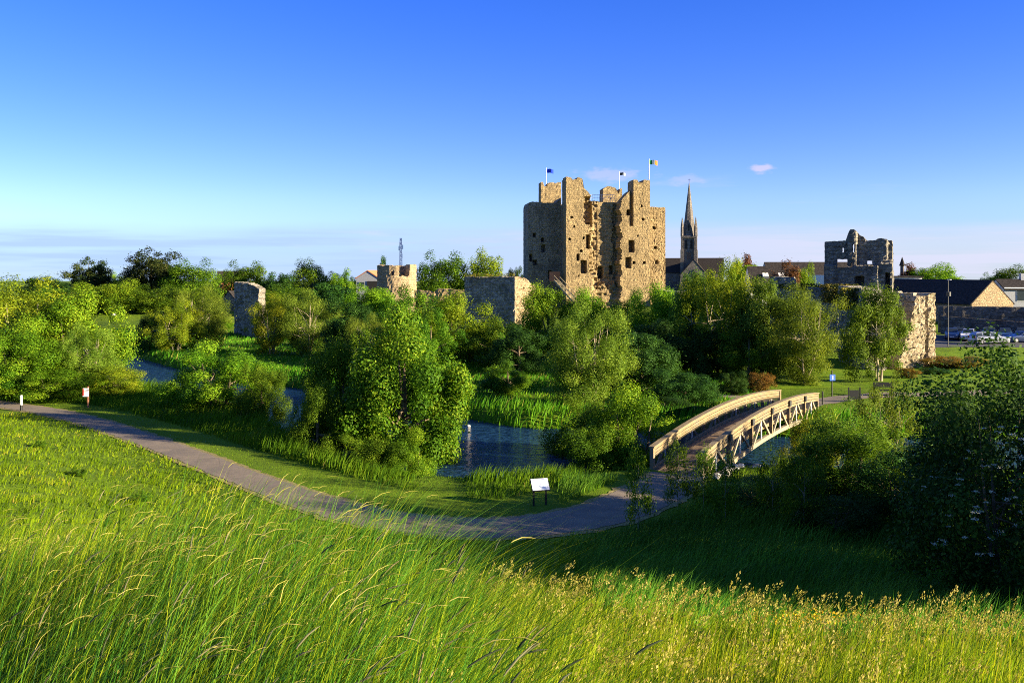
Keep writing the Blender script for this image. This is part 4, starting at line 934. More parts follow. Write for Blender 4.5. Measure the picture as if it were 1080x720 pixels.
MB().box((0, -tw_ * .47 - .04, cz(240)), (.5, .1, 2.4)).build('spire_opening', MT['dark'], ch)
MB().box((0, 0, zt_ + .6), (.12, .12, 1.8)).box((0, 0, zt_ + 1.0), (.9, .1, .12)).build('cross', MT['dark'], ch)
for x in (-.9, .9): MB().box((x, -tw_ / 2 - .03, cz(258)), (.75, .1, 3.0)).build('belfry_window', MT['dark'], ch)
MB().box((0, -tw_ / 2 - .03, cz(270)), (1.3, .1, 2.6)).build('tower_window', MT['glass'], ch)
def roofed(x0, x1, y0, y1, eave, ridge, axis_, name):
    m = MB()
    if axis_ == 'x':
        c = (y0 + y1) / 2; m.add([(x0, y0, 0), (x0, y1, 0), (x0, y1, eave), (x0, c, ridge), (x0, y0, eave), (x1, y0, 0), (x1, y1, 0), (x1, y1, eave), (x1, c, ridge), (x1, y0, eave)], [(0, 4, 3, 2, 1), (5, 6, 7, 8, 9), (0, 5, 9, 4), (1, 2, 7, 6)]); m.build(name + '_wall', MT['church'], ch)
        r = MB().add([(x0 - .2, y0 - .3, eave - .2), (x1 + .2, y0 - .3, eave - .2), (x1 + .2, c, ridge + .1), (x0 - .2, c, ridge + .1), (x0 - .2, y1 + .3, eave - .2), (x1 + .2, y1 + .3, eave - .2)], [(0, 1, 2, 3), (3, 2, 5, 4)])
    else:
        c = (x0 + x1) / 2; m.prism([(x0, 0), (x1, 0), (x1, eave), (c, ridge), (x0, eave)], y0, y1); m.build(name + '_wall', MT['church'], ch)
        r = MB().add([(x0 - .3, y0 - .05, eave - .2), (x0 - .3, y1, eave - .2), (c, y1, ridge + .1), (c, y0 - .05, ridge + .1), (x1 + .3, y0 - .05, eave - .2), (x1 + .3, y1, eave - .2)], [(0, 1, 2, 3), (3, 2, 5, 4)])
    ro = r.build(name + '_roof', MT['slate'], ch); s_ = ro.modifiers.new('thickness', 'SOLIDIFY'); s_.thickness = .15
roofed(-9.5, 11.5, 3, 13, cz(287), cz(272), 'x', 'nave')
roofed(-2.8, 6.2, -4.5, 6, cz(290), cz(274), 'y', 'transept') if True else None
MB().prism([(.7, cz(302)), (2.7, cz(302)), (2.7, cz(290)), (1.7, cz(284)), (.7, cz(290))], -4.62, -4.45).build('tracery_window', MT['glass'], ch)

# ------------------------------------------------------------------ footbridge
A = Vector((8.1, 43.7, 0)); B = Vector((20.2, 62.6, 0)); dB = (B - A); LB = dB.length; rzB = math.atan2(dB.y, dB.x)
br = empty('footbridge', (A.x, A.y, 0), rzB, 'arched timber footbridge with latticed sides over the river', 'bridge')
HW = 1.3
def dz_(s): t = s / LB; return -0.04 + 0.30 * t + 0.66 * 4 * t * (1 - t)
m = MB(); ns = 120
for i in range(ns):
    s0 = i * LB / ns; s1 = (i + 1) * LB / ns - .02; z0_, z1_ = dz_(s0), dz_(s1)
    m.bar((s0 + .09, -HW + .1, (z0_ + z1_) / 2 + .03), (s0 + .09, HW - .1, (z0_ + z1_) / 2 + .03), LB / ns - .025, .05)
m.build('deck', plain('deck_boards', (.22, .155, .095), .85, .2, 0, .3, 3), br)
m = MB(); K = 24
for y in (-.8, 0, .8):
    for i in range(K): m.bar((i * LB / K, y, dz_(i * LB / K) - .12), ((i + 1) * LB / K, y, dz_((i + 1) * LB / K) - .12), .12, .24)
m.build('deck_joists', MT['wood'], br)
def arc_strip(m, y, off0, off1, w, s0=0, s1=None):
    s1 = LB if s1 is None else s1; n = 36
    for i in range(n):
        a = s0 + (s1 - s0) * i / n; b = s0 + (s1 - s0) * (i + 1) / n; za, zb2 = dz_(a), dz_(b); vs_ = []
        for s_, z in ((a, za), (b, zb2)):
            for yy in (-w / 2, w / 2):
                for oo in (off0, off1): vs_.append((s_, y + yy, z + oo))
        m.add(vs_, [(0, 1, 5, 4), (2, 6, 7, 3), (0, 4, 6, 2), (1, 3, 7, 5), (0, 2, 3, 1), (4, 5, 7, 6)])
NP = 6
for side in (-1, 1):
    y = side * HW
    m = MB()
    for k in range(3): arc_strip(m, y + side * .04, .64 + k * .17, .64 + k * .17 + .135, .14)
    tc_ = m.build('top_chord', MT['wood'], br)
    m = MB(); arc_strip(m, y + side * .02, 1.15, 1.22, .30); m.build('handrail', MT['wood'], br)
    m = MB(); arc_strip(m, y + side * .05, -.62, -.38, .2, .5, LB - .5); m.build('bottom_chord', MT['wood_pale'], br)
    m = MB(); arc_strip(m, y - side * .06, .06, .22, .1); m.build('kerb_board', MT['wood'], br)
    for k in range(NP):
        s0 = LB * (k + .08) / NP; s1 = LB * (k + .92) / NP; sm_ = (s0 + s1) / 2
        d = MB(); d.bar((s0, y + side * .09, dz_(s0) - .45), (sm_ - .06, y + side * .09, dz_(sm_) + .75), .09, .13).bar((s1, y + side * .09, dz_(s1) - .45), (sm_ + .06, y + side * .09, dz_(sm_) + .75), .09, .13)
        d.build('diagonal', MT['wood_pale'], br)
        MB().bar((sm_, y + side * .06, dz_(sm_) - .45), (sm_, y + side * .06, dz_(sm_) + .72), .07, .07).build('rod', MT['render_white'], br)
        if k:
            s_ = LB * k / NP; MB().bar((s_, y + side * .08, dz_(s_) - .5), (s_, y + side * .08, dz_(s_) + 1.12), .16, .18).build('post', MT['wood'], br)
            MB().box((s_, y + side * .2, dz_(s_) + .93), (.34, .06, .34)).build('joint_plate', MT['metal_dark'], br)
    for e in (0.06, LB - .06): MB().bar((e, y, dz_(e) - .7), (e, y, dz_(e) + 1.14), .2, .2).build('end_post', MT['wood'], br)
    m = MB(); nb = 150
    for i in range(nb):
        s_ = LB * (i + .5) / nb; m.bar((s_, y - side * .05, dz_(s_) + .2), (s_, y - side * .05, dz_(s_) + .72), .022, .022)
    m.build('balusters', MT['metal_dark'], br)
ab = []
for e, nm in ((-1.0, 'abutment'), (LB + .9, 'abutment')):
    MB().box((e + (.3 if e < 0 else -.3), 0, -.95), (1.8, 3.2, 1.9)).build(nm, MT['curtain'], br)
# rock armour along the near footing of the truss
g_ = random.Random(4)
def boulder(x, y, r_, label, grp=None):
    z = h(x, y); m = MB(); import bmesh
    bm = bmesh.new(); bmesh.ops.create_icosphere(bm, subdivisions=2, radius=r_)
    for v in bm.verts: v.co = Vector((v.co.x * g_.uniform(.85, 1.2), v.co.y * g_.uniform(.85, 1.2), v.co.z * .7 * g_.uniform(.85, 1.15)))
    me = bpy.data.meshes.new('boulder'); bm.to_mesh(me); bm.free(); me.materials.append(MT['boulder']); me.update()
    o = link('boulder', me); o.location = (x, y, max(z, -.8) + r_ * .3); return tag(o, label, 'rock', grp)
for i in range(16):
    t = .4 + i * .42; q = A + dB.normalized() * t; n_ = Vector((dB.y, -dB.x, 0)).normalized() * (HW + .55 + g_.uniform(-.1, .45))
    boulder(q.x + n_.x, q.y + n_.y, g_.uniform(.16, .34), 'pale boulder of the rock armour under the near half of the footbridge truss', 'rock armour under the footbridge')
boulder(px(493, 60), 61.2, .16, 'pale rock at the far waterline right of the big maple')
boulder(px(120, 160), 160, .45, 'small unidentified pale object at the far edge of the sunlit field')  # rock shape standing in for a pale speck of unknown kind

# ------------------------------------------------------------------ signs and posts
def panel_mat():
    m, nt = mat_base('board_print'); n = N(nt); v = n.coord((1, 1, 1)); vo = n.new('ShaderNodeTexVoronoi'); vo.inputs['Scale'].default_value = 6; n.lk(v, vo.inputs['Vector'])
    q = n.noise(v, 7, 3); c = n.mix(n.ramp(q, .4, .6), (.75, .75, .80), (.55, .62, .72)); c = n.mix(n.ramp(vo.outputs[0], .0, .2, .5, 0), c, (.30, .42, .40))
    n.out(c, .25, None, .5); return m
bx_, by_ = px(569.5, 37.6), 37.6
ib = empty('information_board', (bx_, by_, h(bx_, by_)), R(14), 'tilted pale information board on two dark legs beside the path bend', 'sign')
M = Matrix.Rotation(R(48), 3, 'X')
MB().box((0, 0, .88), (.80, .60, .05), M).build('frame', MT['black'], ib, bevel=.008); MB().box((0, -.024, .905), (.74, .54, .012), M).build('panel', panel_mat(), ib)
t_ = MB(); t_.box((-.02, -.03 + .145, .91 + .165), (.5, .05, .006), M); t_.build('title_strip', plain('board_title', (.25, .25, .42), .4), ib)
for s in (-1, 1): MB().bar((s * .27, .03, -.2), (s * .27, .03, .86), .07, .07).build('leg', MT['black'], ib)
X_ = px(91, 71.5)
X_, Y_ = px(92, 64.6), 64.6; nb_ = empty('notice_post', (X_, Y_, h(X_, Y_)), 0, 'small white and red notice on a brown post before the left thicket', 'sign')
MB().bar((.06, 0, -.2), (.06, 0, 1.55), .1, .1).build('post', plain('brown_post', (.20, .09, .045), .8), nb_); MB().box((-.08, -.075, 1.12), (.42, .04, .62)).build('board', MT['render_white'], nb_, bevel=.01)
MB().box((-.24, -.1, 1.14), (.08, .015, .5)).build('red_stripe', plain('red_paint', (.55, .03, .02), .5), nb_)
X_, Y_ = px(22.5, 63), 63; bo = empty('bollard', (X_, Y_, h(X_, Y_)), 0, 'short white-topped bollard at the path edge on the far left', 'bollard')
MB().tube([(0, 0, -.2), (0, 0, .45)], .085, 12).build('shaft', MT['black'], bo); MB().tube([(0, 0, .45), (0, 0, 1.08), (0, 0, 1.13)], [.088, .088, .06], 12).build('white_band', MT['render_white'], bo)
X_, Y_ = px(877.5, 70), 70; bs = empty('path_sign', (X_, Y_, h(X_, Y_)), R(10), 'blue square sign on a dark pole beyond the far end of the footbridge', 'sign')
MB().tube([(0, 0, -.2), (0, 0, 2.05)], .05, 8).build('pole', MT['black'], bs); MB().box((.0, -.07, 1.5), (.48, .04, .50)).build('sign_plate', plain('blue_sign', (.02, .10, .42), .5), bs, bevel=.01)
MB().box((0, -.095, 1.5), (.1, .01, .3)).build('pictogram', MT['render_white'], bs)
X_, Y_ = px(867.5, 66), 66; po = empty('fence_post', (X_, Y_, h(X_, Y_)), 0, 'thin dark post between footbridge end and blue sign', 'post')
MB().tube([(0, 0, -.2), (0, 0, .95), (0, 0, 1.0)], [.06, .06, .03], 8).build('shaft', MT['black'], po)
X_, Y_ = px(901, 67.5), 67.5; ga = empty('kissing_gate', (X_, Y_, h(X_, Y_)), 0, 'dark panel gate between two short posts on the far path', 'gate')
for s in (-1, 1): MB().bar((s * .43, 0, -.2), (s * .43, 0, 1.05), .09).build('post', MT['black'], ga)
MB().box((0, 0, .48), (.68, .06, .72)).build('panel', MT['black'], ga)
X_, Y_ = px(932, 70), 70; bn = empty('bench', (X_, Y_, h(X_, Y_)), R(-5), 'dark wooden bench on the far path behind the slim airy birch', 'bench')
MB().box((0, 0, .45), (1.5, .45, .07)).build('seat', MT['black'], bn); MB().box((0, .25, .85), (1.5, .06, .38)).build('backrest', MT['black'], bn)
for s in (-1, 1): MB().box((s * .66, .02, .25), (.08, .5, .9)).build('leg', MT['black'], bn)
X_, Y_ = px(716, 74), 74; lb_ = empty('stone_bench', (X_, Y_, h(X_, Y_)), R(-20), 'low grey bench beside the far footpath left of the bridge', 'bench')
MB().box((0, 0, .42), (1.2, .5, .12)).build('seat', MT['boulder'], lb_, bevel=.02)
for s in (-1, 1): MB().box((s * .42, 0, .16), (.16, .42, .4)).build('leg', MT['boulder'], lb_)
# lamp post in the car park
X_, Y_ = px(1000, 106), 106; lp = empty('street_lamp', (X_, Y_, h(X_, Y_)), 0, 'tall lamp post at the left end of the car park', 'street lamp')
MB().tube([(0, 0, -.3), (0, 0, 1.2), (0, 0, 7.9)], [.07, .06, .04], 10).build('pole', MT['metal_dark'], lp)
MB().box((0, -.25, 7.95), (.22, .7, .12)).build('lamp_head', MT['steel'], lp, bevel=.02); MB().tube([(0, -.1, 6.0), (0, -.1, 6.5)], .26, 10).build('camera_ring', MT['metal_dark'], lp)

# ------------------------------------------------------------------ cars
def paint(name, c): return plain(name, c, .28, .6, .35, .03, 2, Coat_Weight=.7)
CARP = {'silver': paint('paint_silver', (.30, .32, .36)), 'black': paint('paint_black', (.02, .022, .03)), 'blue': paint('paint_blue', (.03, .06, .13)), 'grey': paint('paint_grey', (.16, .18, .21)), 'white': paint('paint_white', (.7, .7, .7)), 'dblue': paint('paint_navy', (.03, .05, .12))}
lampw = plain('headlamp_glass', (.75, .75, .75), .15, .6); lampr = plain('tail_lamp', (.45, .02, .015), .3); rimm = plain('alloy', (.4, .4, .42), .35, .5, .7)
def car(kind, pk, X, Y, rz, label):
    o = empty('parked_car', (X, Y, h(X, Y) + .04), rz, label, 'car', 'cars in the car park')
    if kind == 'estate': prof = [(0, .62), (.05, .78), (.9, .98), (1.15, 1.02), (1.85, 1.5), (2.5, 1.56), (3.7, 1.53), (4.25, 1.45), (4.5, 1.0), (4.6, .65)]; cab = (1.15, 4.5)
    elif kind == 'hatch': prof = [(0, .6), (.05, .75), (.75, .96), (1.0, 1.0), (1.6, 1.44), (2.2, 1.5), (3.2, 1.45), (3.75, 1.1), (3.9, .9), (3.95, .62)]; cab = (1.0, 3.75)
    else: prof = [(0, .58), (.05, .72), (1.0, .9), (1.3, .95), (2.0, 1.38), (2.5, 1.43), (3.1, 1.4), (3.75, 1.02), (4.4, .98), (4.5, .6)]; cab = (1.3, 3.75)
    L = prof[-1][0]; xs_ = np.unique(np.r_[np.linspace(0, L, 30), [p[0] for p in prof]])
    top_ = lambda x: float(np.interp(x, [p[0] for p in prof], [p[1] for p in prof])); belt = lambda x: min(top_(x) - .01, .92 + .03 * x / L)
    V_ = []; F_ = []; ring = 10
    for x in xs_:
        e = min(1, .80 + .9 * min(x, L - x)); hw_ = .86 * e; t = top_(x); bl = belt(x); cabf = max(0, min(1, (t - bl) / .5)); tw2 = hw_ * (1 - .24 * cabf) - .06
        zb = .24; half = [(hw_ * .9, zb), (hw_, .45), (hw_ * 1.0, bl - .12), (hw_ * .97, bl), (tw2, t - .03 if cabf > 0 else t)]
        V_ += [(x - L / 2, a, b) for a, b in half] + [(x - L / 2, -a, b) for a, b in half[::-1]]
    for i in range(len(xs_) - 1):
        for k in range(ring): F_.append((i * ring + k, i * ring + (k + 1) % ring, (i + 1) * ring + (k + 1) % ring, (i + 1) * ring + k))
    F_.append(tuple(range(ring))[::-1]); F_.append(tuple((len(xs_) - 1) * ring + k for k in range(ring)))
    me = bpy.data.meshes.new('body'); me.from_pydata(V_, [], F_); me.materials.append(CARP[pk]); me.polygons.foreach_set('use_smooth', [True] * len(F_)); me.update()
    b = link('body', me, o); bv = b.modifiers.new('edge', 'EDGE_SPLIT'); bv.split_angle = R(38)
    def side_pt(x, f, s):
        e = min(1, .80 + .9 * min(x, L - x)); hw_ = .86 * e; t = top_(x); bl = belt(x); cabf = max(0, min(1, (t - bl) / .5)); tw2 = hw_ * (1 - .24 * cabf) - .06
        return (x - L / 2, s * (hw_ * .97 * (1 - f) + tw2 * f + .012), bl * (1 - f) + (t - .03) * f)
    c0, c1 = cab
    for s in (-1, 1):
        for a, b_ in ((c0 + .38, c0 + 1.35), (c0 + 1.43, min(c0 + 2.35, c1 - .25)), (c0 + 2.43, c1 - .18)):
            if b_ - a < .25: continue
            m = MB(); pts = []
            for t in np.linspace(a, b_, 5): pts.append((side_pt(t, .12, s), side_pt(t, .86, s)))
            vs_ = [p for q in pts for p in q]; m.add(vs_, [(2 * i, 2 * i + 2, 2 * i + 3, 2 * i + 1) for i in range(4)]); m.build('side_window', MT['glass'], o)
        for wx in (.78, L - .82):
            wl = MB().tube([(wx - L / 2, s * .64, .31), (wx - L / 2, s * .86, .31)], .31, 18).build('wheel', MT['tyre'], o); MB().tube([(wx - L / 2, s * .80, .31), (wx - L / 2, s * .875, .31)], [.2, .19], 12).build('rim', rimm, wl)
        MB().box((.1 - L / 2, s * .58, .68), (.14, .3, .13)).build('headlight', lampw, o, bevel=.02); MB().box((L / 2 - .06, s * .66, .86), (.1, .16, .26)).build('tail_light', lampr, o, bevel=.02)
        MB().box((c0 + .55 - L / 2, s * .93, .98), (.12, .16, .11)).build('mirror', CARP[pk], o, bevel=.02)
    # windscreen and rear window
    for x0, x1, nm in ((c0 + .08, c0 + .60, 'windscreen'), (c1 - .42, c1 - .05, 'rear_window')):
        m = MB(); vs_ = []
        for x in (x0, x1):
            t = top_(x) + .014
            for s in (-1, 1): vs_.append((x - L / 2, s * .58, t))
        m.add(vs_, [(0, 1, 3, 2)]); m.build(nm, MT['glass'], o)
    MB().box((-L / 2 + .0, 0, .42), (.05, .5, .11)).build('number_plate', MT['render_white'], o)
    return o
car('estate', 'silver', px(1043, 110), 110, R(184), 'silver estate car seen side-on in the front row of the car park')
car('saloon', 'dblue', px(1079, 111), 111, R(6), 'dark saloon car cut by the right edge in the front row of the car park')
car('hatch', 'white', px(1021.5, 115), 115, R(60), 'small white hatchback behind the nose of the silver estate car')
car('hatch', 'black', px(1011, 119), 119, R(62), 'black hatchback by the foot of the retaining wall near the lamp post')
car('hatch', 'blue', px(1000, 118), 117, R(64), 'blue hatchback leftmost in the car park beside the stone buttress')
car('saloon', 'grey', px(1043, 119), 119, R(60), 'grey car half hidden behind the silver estate car')
car('hatch', 'blue', px(1060, 117), 117, R(62), 'blue-grey hatchback behind the gap between the silver and the dark front cars')
car('saloon', 'black', px(1076, 119.5), 119, R(60), 'black car in the back row nearest the right edge')

# ------------------------------------------------------------------ grass
def blades(name, X, Y, hgt, wid, lean, mat, segs=2, tone=None, ldir=None, wind=(1, .2), group=None, curve=1.0, taper=1.0):
    n = len(X); Z = H(X, Y) - .03; a = rng.uniform(0, 6.283, n)
    fx, fy = np.cos(a) * wid, np.sin(a) * wid
    la = rng.uniform(0, 6.283, n) if ldir is None else ldir; lx = (np.cos(la) * .5 + wind[0] * .8) * lean * hgt; ly = (np.sin(la) * .5 + wind[1] * .8) * lean * hgt
    rows = []
    for k in range(segs + 1):
        t = k / segs; b = t ** (1 + curve); w = (1 - taper * t ** 1.5)
        cx__, cy__, cz__ = X + lx * b, Y + ly * b, Z + hgt * (t - .25 * lean * b)
        if k < segs: rows.append(np.stack([cx__ - fx * w / 2, cy__ - fy * w / 2, cz__], 1)); rows.append(np.stack([cx__ + fx * w / 2, cy__ + fy * w / 2, cz__], 1))
        else: rows.append(np.stack([cx__, cy__, cz__], 1))
    V = np.stack(rows, 1); nv = V.shape[1]; base = (np.arange(n) * nv)[:, None]; loops = []; sizes = []
    L_ = []; Sz = []
    for k in range(segs - 1): L_.append(base + np.array([2 * k, 2 * k + 1, 2 * k + 3, 2 * k + 2])); Sz.append(4)
    L_.append(base + np.array([2 * segs - 2, 2 * segs - 1, 2 * segs])); Sz.append(3)
    loops = np.concatenate(L_, 1).ravel(); sizes = np.tile(np.array(Sz), n)
    tn = tone if tone is not None else rng.random(n); tn = np.repeat(np.clip(tn, 0, 1), len(Sz))
    tip = V[:, -1]
    o = link(name, np_mesh(name, V.reshape(-1, 3), loops, sizes, MT[mat], tn)); tag(o, kind='stuff'); return o, tip, np.stack([lx, ly], 1)
def patch(X, Y, s=0): return .5 + .28 * np.sin(X * .9 + 1.7 * np.sin(Y * .55 + s)) + .22 * np.sin(Y * 1.3 + X * .4 + s)
def scatter(n, x0, x1, y0, y1, widen=.66, keep=None):
    Y = rng.uniform(y0, y1, n); X = rng.uniform(x0, x1, n); m = np.abs(X) < widen * Y + 2.0
    X, Y = X[m], Y[m]
    if keep is not None:
        k = keep(X, Y); X, Y = X[k], Y[k]
    return X, Y
def south_far(X, Y, d0, d1):
    d, s = pdist(X, Y, FOOTS); return (s < 0) & (d > d0) & (d < d1)
# long foreground grass: density falls with distance
nc = 3600; u = rng.random(nc); cY = 2.2 + 14.5 * u ** 1.2; cX = rng.uniform(-1, 1, nc) * (.64 * cY + .6); ch_ = rng.uniform(.70, 1.35, nc); ct_ = rng.normal(0, .20, nc); cl_ = rng.uniform(0, 6.283, nc)
n = 92000; ci = rng.integers(0, nc, n); sp_c = .05 + .016 * cY[ci]
Xf = cX[ci] + rng.normal(0, 1, n) * sp_c; Yf = cY[ci] + rng.normal(0, 1, n) * sp_c
k = south_far(Xf, Yf, 10, 60) & (Yf > 1.9); Xf, Yf, ci = Xf[k], Yf[k], ci[k]
left = sst(-Xf / Yf, -.10, .25)
hf = (0.40 + .40 * left) * rng.uniform(.55, 1.15, len(Xf)) * ch_[ci] * (0.9 + .3 * (patch(Xf * 1.4, Yf * 1.4) - .5))
tn = .44 + .34 * (patch(Xf, Yf, 2) - .5) + ct_[ci] + rng.normal(0, .16, len(Xf)) + .10 * sst(Xf / Yf, -.25, .25) - .14 * sst(-Xf / Yf, .25, .5) * sst(-Yf, -5.5, -3.5)  # near left lowered in tone: shadow there plus a darker species
tn = np.clip(tn, 0, .94); dry = rng.random(len(Xf)) < .05; tn[dry] = 1.0
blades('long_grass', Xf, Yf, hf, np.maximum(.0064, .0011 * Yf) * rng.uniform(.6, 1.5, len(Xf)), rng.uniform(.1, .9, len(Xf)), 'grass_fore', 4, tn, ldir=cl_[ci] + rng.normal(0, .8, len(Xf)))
# flowering stems with seed spikes
def seeds(name, n, region, hmin, hmax, kind, mat, rs=1.0, wind=.45):
    X, Y = region(n); n = len(X); hh = rng.uniform(hmin, hmax, n); lean = rng.uniform(.15, wind, n)
    o, tip, l2 = blades(name + '_stems', X, Y, hh, np.full(n, .0042) + .0005 * Y, lean, 'grass_fore', 4, rng.uniform(.15, .9, n), taper=.45)
    V_ = []; Lp = []; Sz = []; T_ = []; c = 0
    Zg = H(X, Y)
    for i in range(n):
        t_ = Vector(tip[i]); d = Vector((l2[i, 0] * 1.9, l2[i, 1] * 1.9, hh[i] * .75)).normalized()
        d = (d + Vector((random.uniform(-.15, .15), random.uniform(-.15, .15), random.uniform(-.25, .1)))).normalized()
        x = d.cross(Vector((0, 0, 1))).normalized() if abs(d.z) < .98 else Vector((1, 0, 0)); y = d.cross(x); tn = random.random()
        if kind == 'spike':
            L = random.uniform(.07, .14); r = random.uniform(.0030, .0046) * rs; droop = .02 if rs >= 1 else .05
            base = len(V_)
            for k_, (s_, rr) in enumerate(((0, .35), (.12, .9), (.5, 1), (.85, .7), (1, .15))):
                dd = t_ + d * (s_ * L) + Vector((droop * s_ * s_ * .6, 0, -droop * s_ * s_))
                for q in range(5):
                    a = q * 1.2566; V_.append(dd + (x * math.cos(a) + y * math.sin(a)) * r * rr)
            for k_ in range(4):
                for q in range(5):
                    Lp += [base + k_ * 5 + q, base + k_ * 5 + (q + 1) % 5, base + (k_ + 1) * 5 + (q + 1) % 5, base + (k_ + 1) * 5 + q]; Sz.append(4); T_.append(tn)
        else:
            L = random.uniform(.08, .16)
            for q in range(random.randint(14, 24)):
                s_ = random.random(); w_ = (1 - s_) * .35 * L + .006; p = t_ + d * (s_ * L - .03) + x * random.uniform(-w_, w_) + y * random.uniform(-w_, w_)
                a = Vector((random.uniform(-1, 1), random.uniform(-1, 1), random.uniform(-1, 1))).normalized() * random.uniform(.0025, .005) * (1 + .09 * t_.y); b_ = d * random.uniform(.004, .009) * (1 + .09 * t_.y)
                base = len(V_); V_ += [p - b_, p + a, p + b_, p - a]; Lp += [base, base + 1, base + 2, base + 3]; Sz.append(4); T_.append(min(1, max(0, tn * .5 + random.random() * .5)))
    o = link(name, np_mesh(name, [tuple(v) for v in V_], Lp, Sz, MT[mat], T_)); tag(o, kind='stuff')
def reg_left(n):
    Y = 2.0 + 5.5 * rng.random(n) ** 1.1; a = rng.uniform(-.62, -.12, n) + rng.normal(0, .05, n); return a * Y, Y
def reg_all(n):
    n = int(n * 1.8); Y = 3.0 + 11 * rng.random(n) ** .8; a = rng.uniform(-.62, .62, n); X = a * Y; k = rng.random(n) < patch(X * 1.1, Y * 1.1, 6) * 1.1; return X[k], Y[k]
def reg_mid(n):
    Y = 2.6 + 4 * rng.random(n); a = rng.uniform(-.35, .12, n); return a * Y, Y
for nm, mt, n, a0, a1 in (('tall_stems', 'grass_fore', 4200, -.66, .10), ('dark_tall_stems', 'grass_shade', 3600, -.62, -.04)):  # dark stems: a bluer species, with shadow also put into their colour
    Ys = 2.6 + 4.6 * rng.random(n) ** .9; Xs = rng.uniform(a0, a1, n) * Ys - .1 * rng.random(n)
    blades(nm, Xs, Ys, rng.uniform(.8, 1.5, n) * (1 - .45 * sst(Xs / Ys, -.20, .02)) * (.82 + .18 * sst(Xs / Ys, -.6, -.35)), np.maximum(.0055, .0011 * Ys) * rng.uniform(.7, 1.6, n), rng.uniform(.15, .85, n), mt, 5, rng.uniform(0, .95, n), taper=.9, wind=(1.1, .1))
MT['grass_blue'] = foliage('grass_blue_green', (0.018, 0.055, 0.026), (0.045, 0.125, 0.050), (0.12, 0.24, 0.10), 0.35)
n = 1500; Ys = 2.3 + 3.2 * rng.random(n); Xs = rng.uniform(-.66, -.22, n) * Ys
blades('broad_blue_grass', Xs, Ys, rng.uniform(.45, .95, n), rng.uniform(.007, .014, n), rng.uniform(.2, 1.1, n), 'grass_blue', 5, rng.uniform(0, .95, n))
seeds('foxtail_heads', 230, reg_left, .7, 1.2, 'spike', 'seed_green', wind=.45)
def reg_nod(n):
    Y = 2.6 + 4.6 * rng.random(n); a = rng.uniform(-.66, -.2, n) + .05 * rng.normal(size=n); return a * Y, Y
seeds('nodding_heads', 700, reg_nod, .6, 1.34, 'spike', 'seed_gold', rs=.55, wind=.5)
def reg_dark(n):
    Y = 2.7 + 3.6 * rng.random(n); a = rng.uniform(-.30, -.0, n); return a * Y, Y
seeds('timothy_heads', 75, reg_dark, .60, .90, 'spike', 'seed_dark', rs=1.35, wind=.4)
seeds('meadow_grass_heads', 1900, reg_all, .42, .75, 'panicle', 'seed_gold')
# lower hillside: shorter sunlit meadow
X, Y = scatter(190000, -50, 30, 12, 62, .62, lambda X, Y: south_far(X, Y, .9, 24) & (pdist(X, Y, PATHS)[0] > np.interp(X, [-60, -12, -4, 2, 6, 9], [0.85, 0.92, 1.2, 1.4, 1.4, 1.25]) + .05 + .2 * rng.random(len(X))) & (rng.random(len(X)) < np.clip(26 / Y, .2, 1)))
sh_ = sst(X / Y, .02, .16) # taller lusher growth to the right of the path bend
hh = (.16 + .17 * patch(X * .8, Y * .8, 1)) * rng.uniform(.6, 1.4, len(X)) * (1 + .5 * sh_)
k = sh_ < .5
blades('meadow_grass', X[k], Y[k], hh[k], (.012 + .0009 * Y[k]) * rng.uniform(.7, 1.4, k.sum()), rng.uniform(.2, .8, k.sum()), 'grass_mid', 2, .5 + .5 * (patch(X[k], Y[k], 5) - .5) + rng.normal(0, .2, k.sum()))
k = ~k
blades('lush_grass', X[k], Y[k], hh[k] * 1.5, (.012 + .0009 * Y[k]) * rng.uniform(.7, 1.4, k.sum()), rng.uniform(.2, .8, k.sum()), 'grass_shade', 2, .5 + .5 * (patch(X[k], Y[k], 5) - .5) + rng.normal(0, .2, k.sum()))
X = rng.uniform(2, 24, 46000); Y = rng.uniform(22, 42, 46000); k = (pdist(X, Y, PATHS)[0] > 2.2) & (pdist(X, Y, RIVS)[0] > 6.5) & (X / Y < .66) & (X / Y > .05) & (Y - 43.7 < (X - 8.1) * -.2); X, Y = X[k], Y[k]
blades('hollow_grass', X, Y, rng.uniform(.25, .75, len(X)) * (.7 + .6 * patch(X, Y, 9)), (.014 + .0006 * Y) * rng.uniform(.7, 1.4, len(X)), rng.uniform(.2, .8, len(X)), 'grass_shade', 2, .5 + .6 * (patch(X * .8, Y * .8, 5) - .5) + rng.normal(0, .2, len(X)))
# river banks, near side
def bank(X, Y):
    dp, _ = pdist(X, Y, PATHS); df, sf = pdist(X, Y, FOOTS); dr, _, w = pdist(X, Y, RIVS, RIVWS)
    return (sf > 0) & (dp > np.interp(X, [-40, -12, -6, 6, 9], [3.2, 3.4, 4.2, 4.0, 2.4])) & (dr > w - .3) & (dr < w + 16) & (Y < 78) & (rng.random(len(X)) < np.clip(45 / Y, .2, 1))
def north_bank(X, Y):
    dr, _, w = pdist(X, Y, RIVS, RIVWS); df, sf = pdist(X, Y, FOOTS); dp, _ = pdist(X, Y, FARP); dq, _ = pdist(X, Y, FARP2); return (dr > w - .2) & (sf > 0) & (dp > 1.5) & (dq > 1.2)
X, Y = scatter(170000, -46, 26, 34, 78, .64, bank)
dr, sr, w = pdist(X, Y, RIVS, RIVWS); near = sr < 0
X, Y, dr, w = X[near], Y[near], dr[near], w[near]
hh = (.30 + .22 * sst(-X / Y, .13, .2) + .36 * sst(dr, w + 6, w) + .22 * patch(X * 1.3, Y * 1.3)) * rng.uniform(.6, 1.3, len(X))
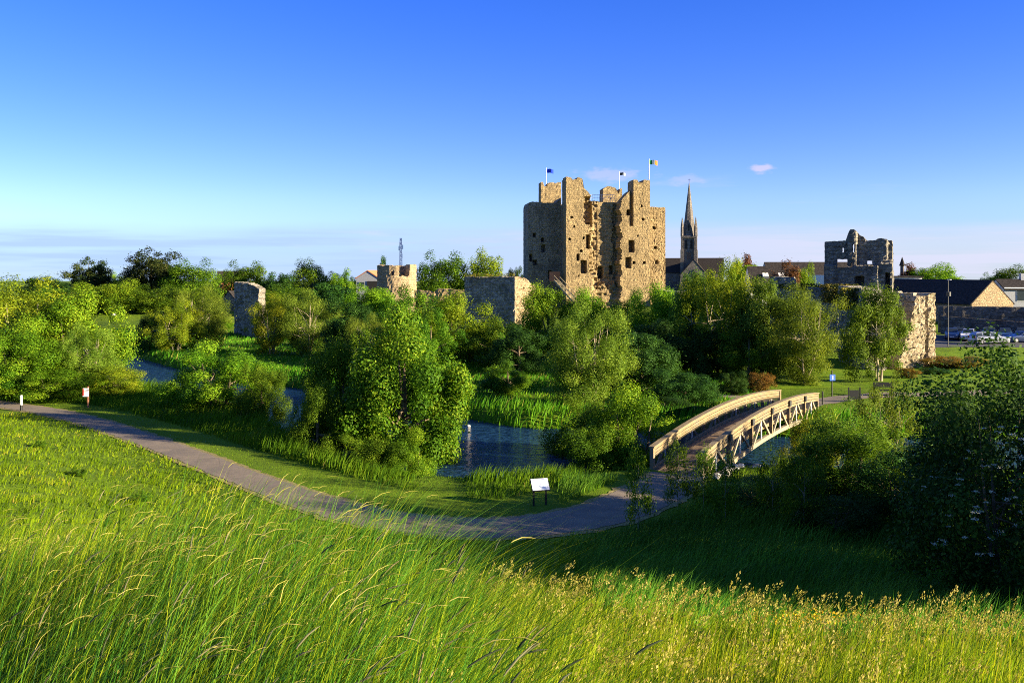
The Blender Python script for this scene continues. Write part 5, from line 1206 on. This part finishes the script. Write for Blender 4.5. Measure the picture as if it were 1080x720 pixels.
hh = hh * (1 - .85 * sst(X / Y, -.13, -.095) * (1 - sst(X / Y, -.06, -.035))) * (1 - .75 * sst(X / Y, -.12, -.08) * sst(Y, 42.5, 44.5))
blades('riverbank_grass', X, Y, hh, (.018 + .0007 * Y) * rng.uniform(.7, 1.4, len(X)), rng.uniform(.15, .6, len(X)), 'grass_bank', 2, .45 + .5 * (patch(X * .7, Y * .7, 3) - .5) + rng.normal(0, .18, len(X)))
X, Y = scatter(150000, -75, 40, 50, 135, .62, lambda X, Y: north_bank(X, Y) & (pdist(X, Y, RIVS)[1] > 0) & (rng.random(len(X)) < np.clip(70 / Y, .2, 1)) & ~((X > 20) & (Y > 62)))
dr, sr, w = pdist(X, Y, RIVS, RIVWS)
hh = (.25 + .75 * sst(dr, w + 7, w) * (1 - .65 * sst(-X, 18, 34)) + .25 * patch(X * .6, Y * .6)) * rng.uniform(.6, 1.3, len(X))
blades('far_bank_grass', X, Y, hh, (.03 + .0009 * Y) * rng.uniform(.7, 1.4, len(X)), rng.uniform(.15, .6, len(X)), 'grass_bank', 2, np.where(rng.random(len(X)) < .05, 1.0, np.clip(.36 + .6 * (patch(X * .35, Y * .45, 4) - .5) + rng.normal(0, .16, len(X)), 0, .94)))
# short mown strip beside the path
X, Y = scatter(60000, -42, 9, 34, 70, .62, lambda X, Y: (pdist(X, Y, PATHS)[0] > .9) & (pdist(X, Y, PATHS)[0] < 5) & (pdist(X, Y, RIVS)[0] > 5))
k = pdist(X, Y, FOOTS)[1] > 0; X, Y = X[k], Y[k]; k = pdist(X, Y, PATHS)[0] > np.interp(X, [-60, -12, -4, 2, 6, 9], [0.85, 0.92, 1.2, 1.4, 1.4, 1.25]) + .2; X, Y = X[k], Y[k]
blades('verge_grass', X, Y, rng.uniform(.04, .11, len(X)), (.012 + .0008 * Y), rng.uniform(.2, .8, len(X)), 'grass_mid', 1, .45 + rng.normal(0, .2, len(X)))
# yellow flowers on the right
g_ = np.random.default_rng(8); n = 260; Y = g_.uniform(12.6, 15.5, n); X = g_.normal(.33, .035, n) * Y; P = np.stack([X, Y, H(X, Y) + g_.uniform(.5, .68, n)], 1)
Nn = g_.normal(size=(n, 3)) + (0, -.5, 1); Nn /= np.linalg.norm(Nn, axis=1)[:, None]
tag(link('buttercup_flowers', np_mesh('buttercup_flowers', leaf_quads(P, Nn, .035, .9), np.arange(n * 4), np.full(n, 4), MT['petal_yellow'], g_.random(n))), kind='stuff')
